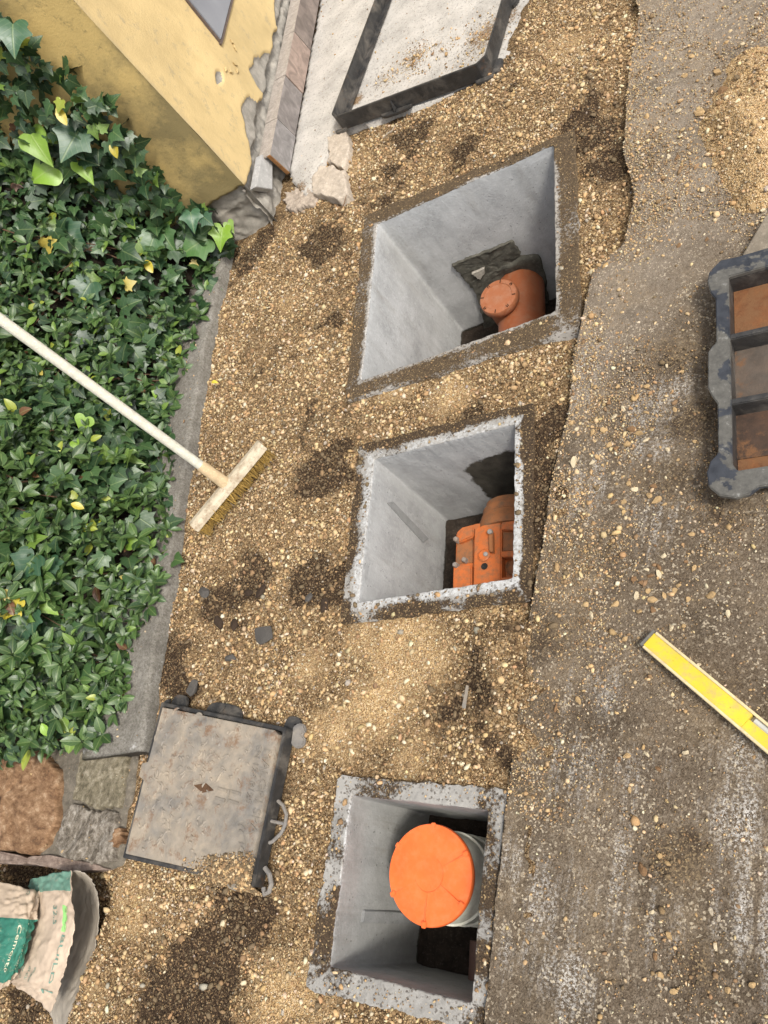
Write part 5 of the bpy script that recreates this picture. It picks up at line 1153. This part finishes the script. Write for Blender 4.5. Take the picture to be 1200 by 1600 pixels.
def surface(x, y):
    """what loose stones rest on: density 0..1, height, soil amount"""
    e = x - road_x(y); so_ = soil_field(x, y)
    z = gz(x, y); dens = np.ones(np.shape(x))
    patch_ = fbm(x * 6, y * 6, 101)
    road = e > 0
    dn = np.clip(blob_field(x, y, DENSE) + (.75 * np.exp(-e / .075) * (.3 + 1.2 * fbm(x * 10, y * 10, 107)) + .22 * np.exp(-e / .25)) * (y > .03) + sstep(.56, .72, patch_) * .18 + .02, 0, 1)
    dn = dn * (.5 + 1.0 * fbm(x * 22, y * 22, 102)) 
    dens = np.where(road, dn, dens); hh_ = heap_h(x, y); z = np.where(road, np.maximum(RZ + hh_, z), z); so_ = np.where(road, blob_field(x, y, RSOIL) * .8, so_)
    for k, P in enumerate(PITS):
        on = in_quad(x, y, P['O'], -.004); dens = np.where(on, np.array([.07, .30, .16])[k] * (.4 + 1.2 * fbm(x * 15, y * 15, 103)), dens); z = np.where(on, .002, z); so_ = np.where(on, np.array([.5, .75, .25])[k], so_)
        dens = np.where(in_quad(x, y, P['I'], -.006), 0, dens)
    s = x * U[0] + y * U[1]; kr = np.interp(y, KR[:, 1], KR[:, 0]); on = (x < kr) & (y < KR[-1, 1] + .02) & (y > KR[0, 1]); dens = np.where(on, .012, dens); z = np.where(on, .03, z)
    on = in_poly(x, y, pv); pdn = blob_field(x, y, [(650, 95, 26, .5), (620, 115, 22, .35), (760, 62, 30, .4), (690, 80, 40, .12), (740, 90, 24, .25)]) + .006; dens = np.where(on, pdn, dens); z = np.where(on, .013, z)
    on = in_poly(x, y, atn([(-90, 1080), (150, 1140), (216, 1178), (196, 1300), (188, 1356), (60, 1346), (-90, 1330)])); dens = np.where(on, .01, dens); z = np.where(on, .012, z)
    for poly in (cover_poly, upc_poly): dens = np.where(in_poly(x, y, poly), 0, dens)
    wx0 = WC[:2]; beh = ((x - wx0[0]) * wn_[0] + (y - wx0[1]) * wn_[1] < .03) & ((x - wx0[0]) * wd[0] + (y - wx0[1]) * wd[1] > -.02); dens = np.where(beh, 0, dens)
    s_ = x * U[0] + y * U[1]; q_ = x * NL[0] + y * NL[1]; dens = np.where((q_ > np.interp(s_, IES, IEQ) + .03) & (s_ > S0), 0, dens)
    return dens, z, so_
def scatter(n, lo, hi, pw, dscale, roadk=1.0):
    x = rng.uniform(-2.6, .35, n); y = rng.uniform(-.95, 3.3, n)
    u, v, dd = proj(x, y, np.zeros(n)); ok = (dd > .1) & (u > -110) & (u < 1310) & (v > -110) & (v < 1710); x, y = x[ok], y[ok]
    dens, z, so_ = surface(x, y); e = x > road_x(y)
    hh_ = sstep(-.004, .02, heap_h(x, y)) * e; dens = np.maximum(dens, hh_); big = np.clip(fbm(x * 9, y * 9, 105) * 1.3 - .15, 0, 1); sa_ = blob_field(x, y, SAND); coarse = sstep(.0025, .006, hi)
    dens = dens * (1 - .5 * coarse * np.clip(sa_ * 1.1, 0, 1)) * (1 + .7 * (1 - coarse) * sa_) * (1 - .5 * sstep(.45, .95, so_))
    ok = rng.random(len(x)) < dens * dscale * np.where(e, roadk * (1 - hh_) + hh_ * .9, .35 + 1.2 * big); x, y, z, so_, e = x[ok], y[ok], z[ok], so_[ok], e[ok]; m_ = len(x)
    size = lo + (hi - lo) * rng.random(m_) ** pw
    k = so_ + rng.normal(0, .32, m_); base = rng.choice(5, m_, p=[.29, .28, .15, .15, .13]); base = np.where(k > .55, np.where(rng.random(m_) < .68, 6, 4), base); base = np.where((k > .3) & (k <= .55), np.where(rng.random(m_) < .5, 4, 3), base); base = np.where(rng.random(m_) < .03, 5, base)
    col = PAL[base] * rng.uniform(.72, 1.22, (m_, 1)) * rng.normal(1, .04, (m_, 3))
    return np.stack([x, y, z + size * rng.uniform(-.05, .55, m_)], 1), size, np.clip(col, .01, .82)
sets = []
for base, n, lo, hi, pw, ds, rk in ((OCT, 1300000, .0010, .0024, 1.0, .28, 1.7), (OCT, 700000, .0020, .0042, 1.2, .30, 1.5), (ICO, 330000, .0030, .0062, 1.4, .30, .5), (ICO, 90000, .0058, .0115, 2.0, .30, .16)):
    p, s, c = scatter(n, lo, hi, pw, ds, rk); sets.append(pebbles(base, p, s, c))
# dirt and stones spilt over the near corner of the closed cover
def spill(n, lo, hi):
    uvx = np.stack([rng.normal(.90, .13, n), rng.normal(.985, .07, n)], 1); ok = (uvx[:, 0] > .42) & (uvx[:, 0] < .99) & (uvx[:, 1] > .80) & (uvx[:, 1] < 1.05) & (uvx[:, 1] + .28 * uvx[:, 0] > 1.06); uvx = uvx[ok]
    P_ = np.array([Lb(a, c) for a, c in uvx]); s = lo + (hi - lo) * rng.random(len(P_)) ** 2
    P_[:, 2] = zt + .002 + s * .4; over = uvx[:, 1] > .99; P_[over, 2] -= (uvx[over, 1] - .99) * .9
    c = PAL[rng.choice([0, 3, 4, 6, 6, 6, 4, 1], len(P_))] * rng.uniform(.7, 1.2, (len(P_), 1)); return P_, s, c
for n, lo, hi in ((7000, .0015, .004), (900, .003, .008)):
    p, s, c = spill(n, lo, hi); sets.append(pebbles(OCT if n > 1000 else ICO, p, s, c))
# crumbs inside the upturned cover's web and on the broom head
p = np.array([hc + l_ * 0 for l_ in [np.zeros(3)]])
off_ = 0; VV, FF, CC = [], [], []
for v_, f_, c_ in sets: VV.append(v_); FF.append(f_ + off_); CC.append(c_); off_ += len(v_)
print('gravel verts', off_)
gr_o = link('gravel', mesh_np('gravel', np.concatenate(VV), np.concatenate(FF), {'Col': np.concatenate(CC)}), M['pebble'])
tag(gr_o, 'crushed tan gravel spread round the pits and over the road edge', 'gravel', kind='stuff')

# ------------------------------------------------------------------ single stones
def stone_mesh(name, seed, mat, flat=.6, cuts=7):
    r = np.random.default_rng(seed); bm_ = bmesh.new(); bmesh.ops.create_icosphere(bm_, subdivisions=3, radius=1)
    pl_ = [(unit(r.normal(0, 1, 3)), r.uniform(.45, .72)) for _ in range(cuts + 4)]; s = np.array([r.uniform(.9, 1.3), r.uniform(.65, .95), flat])
    for v in bm_.verts:
        p = np.array(v.co)
        for nrm_, dd in pl_:
            k = np.dot(p, nrm_) - dd
            if k > 0: p = p - nrm_ * k * .92
        p = p * (1 + .06 * (vnoise(p[0] * 3 + 9, p[1] * 3 + p[2] * 2, seed) - .5)); v.co = Vector(p * s)
    me = bpy.data.meshes.new(name); bm_.to_mesh(me); bm_.free(); me.materials.append(mat)
    return me
mt_tan, mt_pale, mt_brn, mt_dark = mat_stone('tan_stone', (.44, .30, .15), .22, 120), mat_stone('pale_stone', (.58, .48, .32), .18, 120), mat_stone('brown_stone', (.22, .13, .065), .3, 120), mat_stone('dark_grey_stone', (.085, .078, .07), .35, 60)
SM = {k: [stone_mesh('loose_stone', 10 * j + i, mt, .62) for i in range(5)] for j, (k, mt) in enumerate((('tan', mt_tan), ('pale', mt_pale), ('brown', mt_brn)))}
LAB = {'tan': 'small tan stone lying loose on the bare grey road', 'pale': 'small pale cream stone lying loose on the bare grey road', 'brown': 'small brown stone lying loose on the bare grey road'}
spots = [(1005, 912, 8), (1018, 900, 6), (992, 905, 6), (1013, 925, 6), (1030, 898, 7), (1022, 938, 8), (995, 932, 7), (1010, 890, 5), (1000, 955, 6), (1021, 954, 7), (1038, 930, 6), (1054, 925, 6), (1060, 916, 5), (1084, 889, 6), (1110, 932, 8), (1075, 938, 5), (962, 945, 7), (925, 962, 6), (1050, 981, 6), (1069, 978, 5), (977, 1000, 6), (1138, 960, 6), (1090, 1040, 5),
         (897, 724, 9), (935, 715, 5), (926, 724, 5), (926, 677, 6), (951, 697, 6), (982, 694, 8), (962, 702, 6), (988, 672, 6), (1000, 678, 7), (1009, 689, 6), (960, 785, 6), (974, 786, 6), (982, 756, 6), (993, 765, 6), (1026, 783, 9), (1014, 775, 6), (1038, 789, 5), (1022, 760, 6), (894, 662, 5), (902, 672, 5), (945, 672, 6), (960, 652, 5), (1044, 704, 5), (891, 851, 5), (1024, 853, 4), (1037, 870, 6), (1030, 887, 6), (1071, 878, 5), (1080, 836, 5), (905, 1095, 6), (980, 1182, 6), (968, 1185, 5), (1011, 1178, 5), (1072, 1176, 5), (1030, 1202, 6), (984, 1235, 5), (869, 1107, 6), (835, 1090, 5),
         (1004, 1361, 7), (1002, 1352, 5), (1032, 1337, 6), (1045, 1350, 5), (930, 1430, 4), (1019, 1425, 4), (1118, 1480, 5), (1023, 1495, 4), (1055, 1549, 6), (1138, 1546, 5), (1175, 1540, 6), (1034, 1524, 5), (1046, 1463, 6), (1020, 1466, 4),
         (1096, 178, 8), (1098, 297, 5), (1105, 215, 6), (1148, 258, 6), (1178, 322, 9), (1192, 329, 5), (1130, 145, 8), (1058, 247, 4), (1045, 245, 4), (1122, 115, 6), (1070, 120, 5), (1155, 130, 6), (1080, 90, 5), (1012, 182, 5), (1060, 175, 4), (1030, 140, 4), (1105, 375, 5), (1060, 385, 4), (965, 605, 4), (1010, 605, 5), (952, 630, 5), (930, 605, 4), (1042, 572, 4), (1010, 645, 5), (975, 640, 5), (1055, 640, 5), (1085, 690, 4), (1060, 720, 4)]
for (x_, y_, r_) in spots:
    k = rng.choice(['tan', 'pale', 'brown'], p=[.52, .26, .22]); p = at(x_, y_, RZ); sz = r_ * np.linalg.norm(p - [0, 0, CAMZ]) / F * 1.0
    o = bpy.data.objects.new('loose_stone', SM[k][rng.integers(5)]); COL.objects.link(o); o.location = Vector((p[0], p[1], RZ + sz * .28)); o.rotation_euler = (rng.normal(0, .25), rng.normal(0, .25), rng.uniform(0, 6.28)); o.scale = (sz, sz, sz)
    tag(o, LAB[k], 'stone', k + ' stones scattered on the road')
for i, (x_, y_, r_, lab) in enumerate([(412, 990, 19, 'largest dark grey flat stone, alone on gravel left of the middle pit'), (298, 1074, 18, 'dark grey rounded clod just above the closed cover'), (315, 925, 13, 'smooth grey-green stone near the kerb, left of the dark soil patch'), (480, 932, 10, 'pointed grey stone in dark soil just left of the middle pit'), (340, 972, 15, 'long dark brown clod left of the largest flat stone'), (358, 1026, 11, 'dark lump between the flat stone and the rounded clod'), (505, 946, 13, 'dark brown clod touching the soil at the middle pit corner'), (385, 925, 11, 'dark brown clod in the middle of the soil patch'), (404, 922, 10, 'small brown clod at the right of the soil patch'), (362, 975, 11, 'round black clod beside the long brown clod')]):
    p = at(x_, y_, 0); sz = r_ * np.linalg.norm(p - [0, 0, CAMZ]) / F
    mt = mt_dark if i in (0, 1, 2, 3, 5) else mat_stone('earth_clod', (.045, .03, .02), .4, 60)
    o = link('dark_stone' if mt is mt_dark else 'earth_clod', stone_mesh('dark_stone', 200 + i, mt, .40, 9), None); o.location = Vector((p[0], p[1], -.006)); o.rotation_euler = (.1, .05, i * 1.3); o.scale = (sz, sz, sz); tag(o, lab, 'stone' if mt is mt_dark else 'clod')
# small litter: fallen leaves, a twig, a strip of plastic
for (x_, y_, l_, an, T, c, lab) in [(330, 597, 14, 20, OVAL, (.62, .5, .06), 'small yellow fallen leaf on the gravel beside the kerb'), (272, 874, 24, 20, HEART, (.05, .10, .03), 'dark green fallen leaf on the gravel below the broom')]:
    p = at(x_, y_, .022); dirv = RC @ np.array([math.cos(math.radians(an)), math.sin(math.radians(an)), 0]); dirv[2] = 0
    tag(link('fallen_leaf', leaves_mesh('fallen_leaf', T, p[None], unit(dirv)[None], np.array([[.1, 0, 1.]]), np.array([l_ * np.linalg.norm(p - [0, 0, CAMZ]) / F]), np.array([c])), M['leaf'], None, True), lab, 'leaf')
b = BM(); b.tube([at(598, 216, .03), at(606, 208, .034), at(612, 205, .032), at(618, 194, .03)], [.002, .003, .0025, .001], 6); tag(b.build('twig', mat_stone('grey_twig', (.30, .25, .19), .2)), 'thin pale twig on the gravel in front of the iron frame', 'twig')
b = BM(); b.tube([at(532, 330, .02), at(538, 318, .026), at(541, 305, .024)], [.001, .0022, .001], 6); tag(b.build('twig', mat_stone('brown_twig', (.16, .10, .06), .2)), 'short brown twig beside the broken concrete lump', 'twig')
b = BM(); b.prism([at(722, 1106, .022), at(728, 1108, .022), at(733, 1072, .026), at(729, 1070, .026)], (0, 0, .003), .001); tag(b.build('plastic_strip', mat_plastic('grey_strip', (.22, .20, .17), .5)), 'narrow grey plastic strip on dark soil between the middle and smallest pits', 'plastic strip')
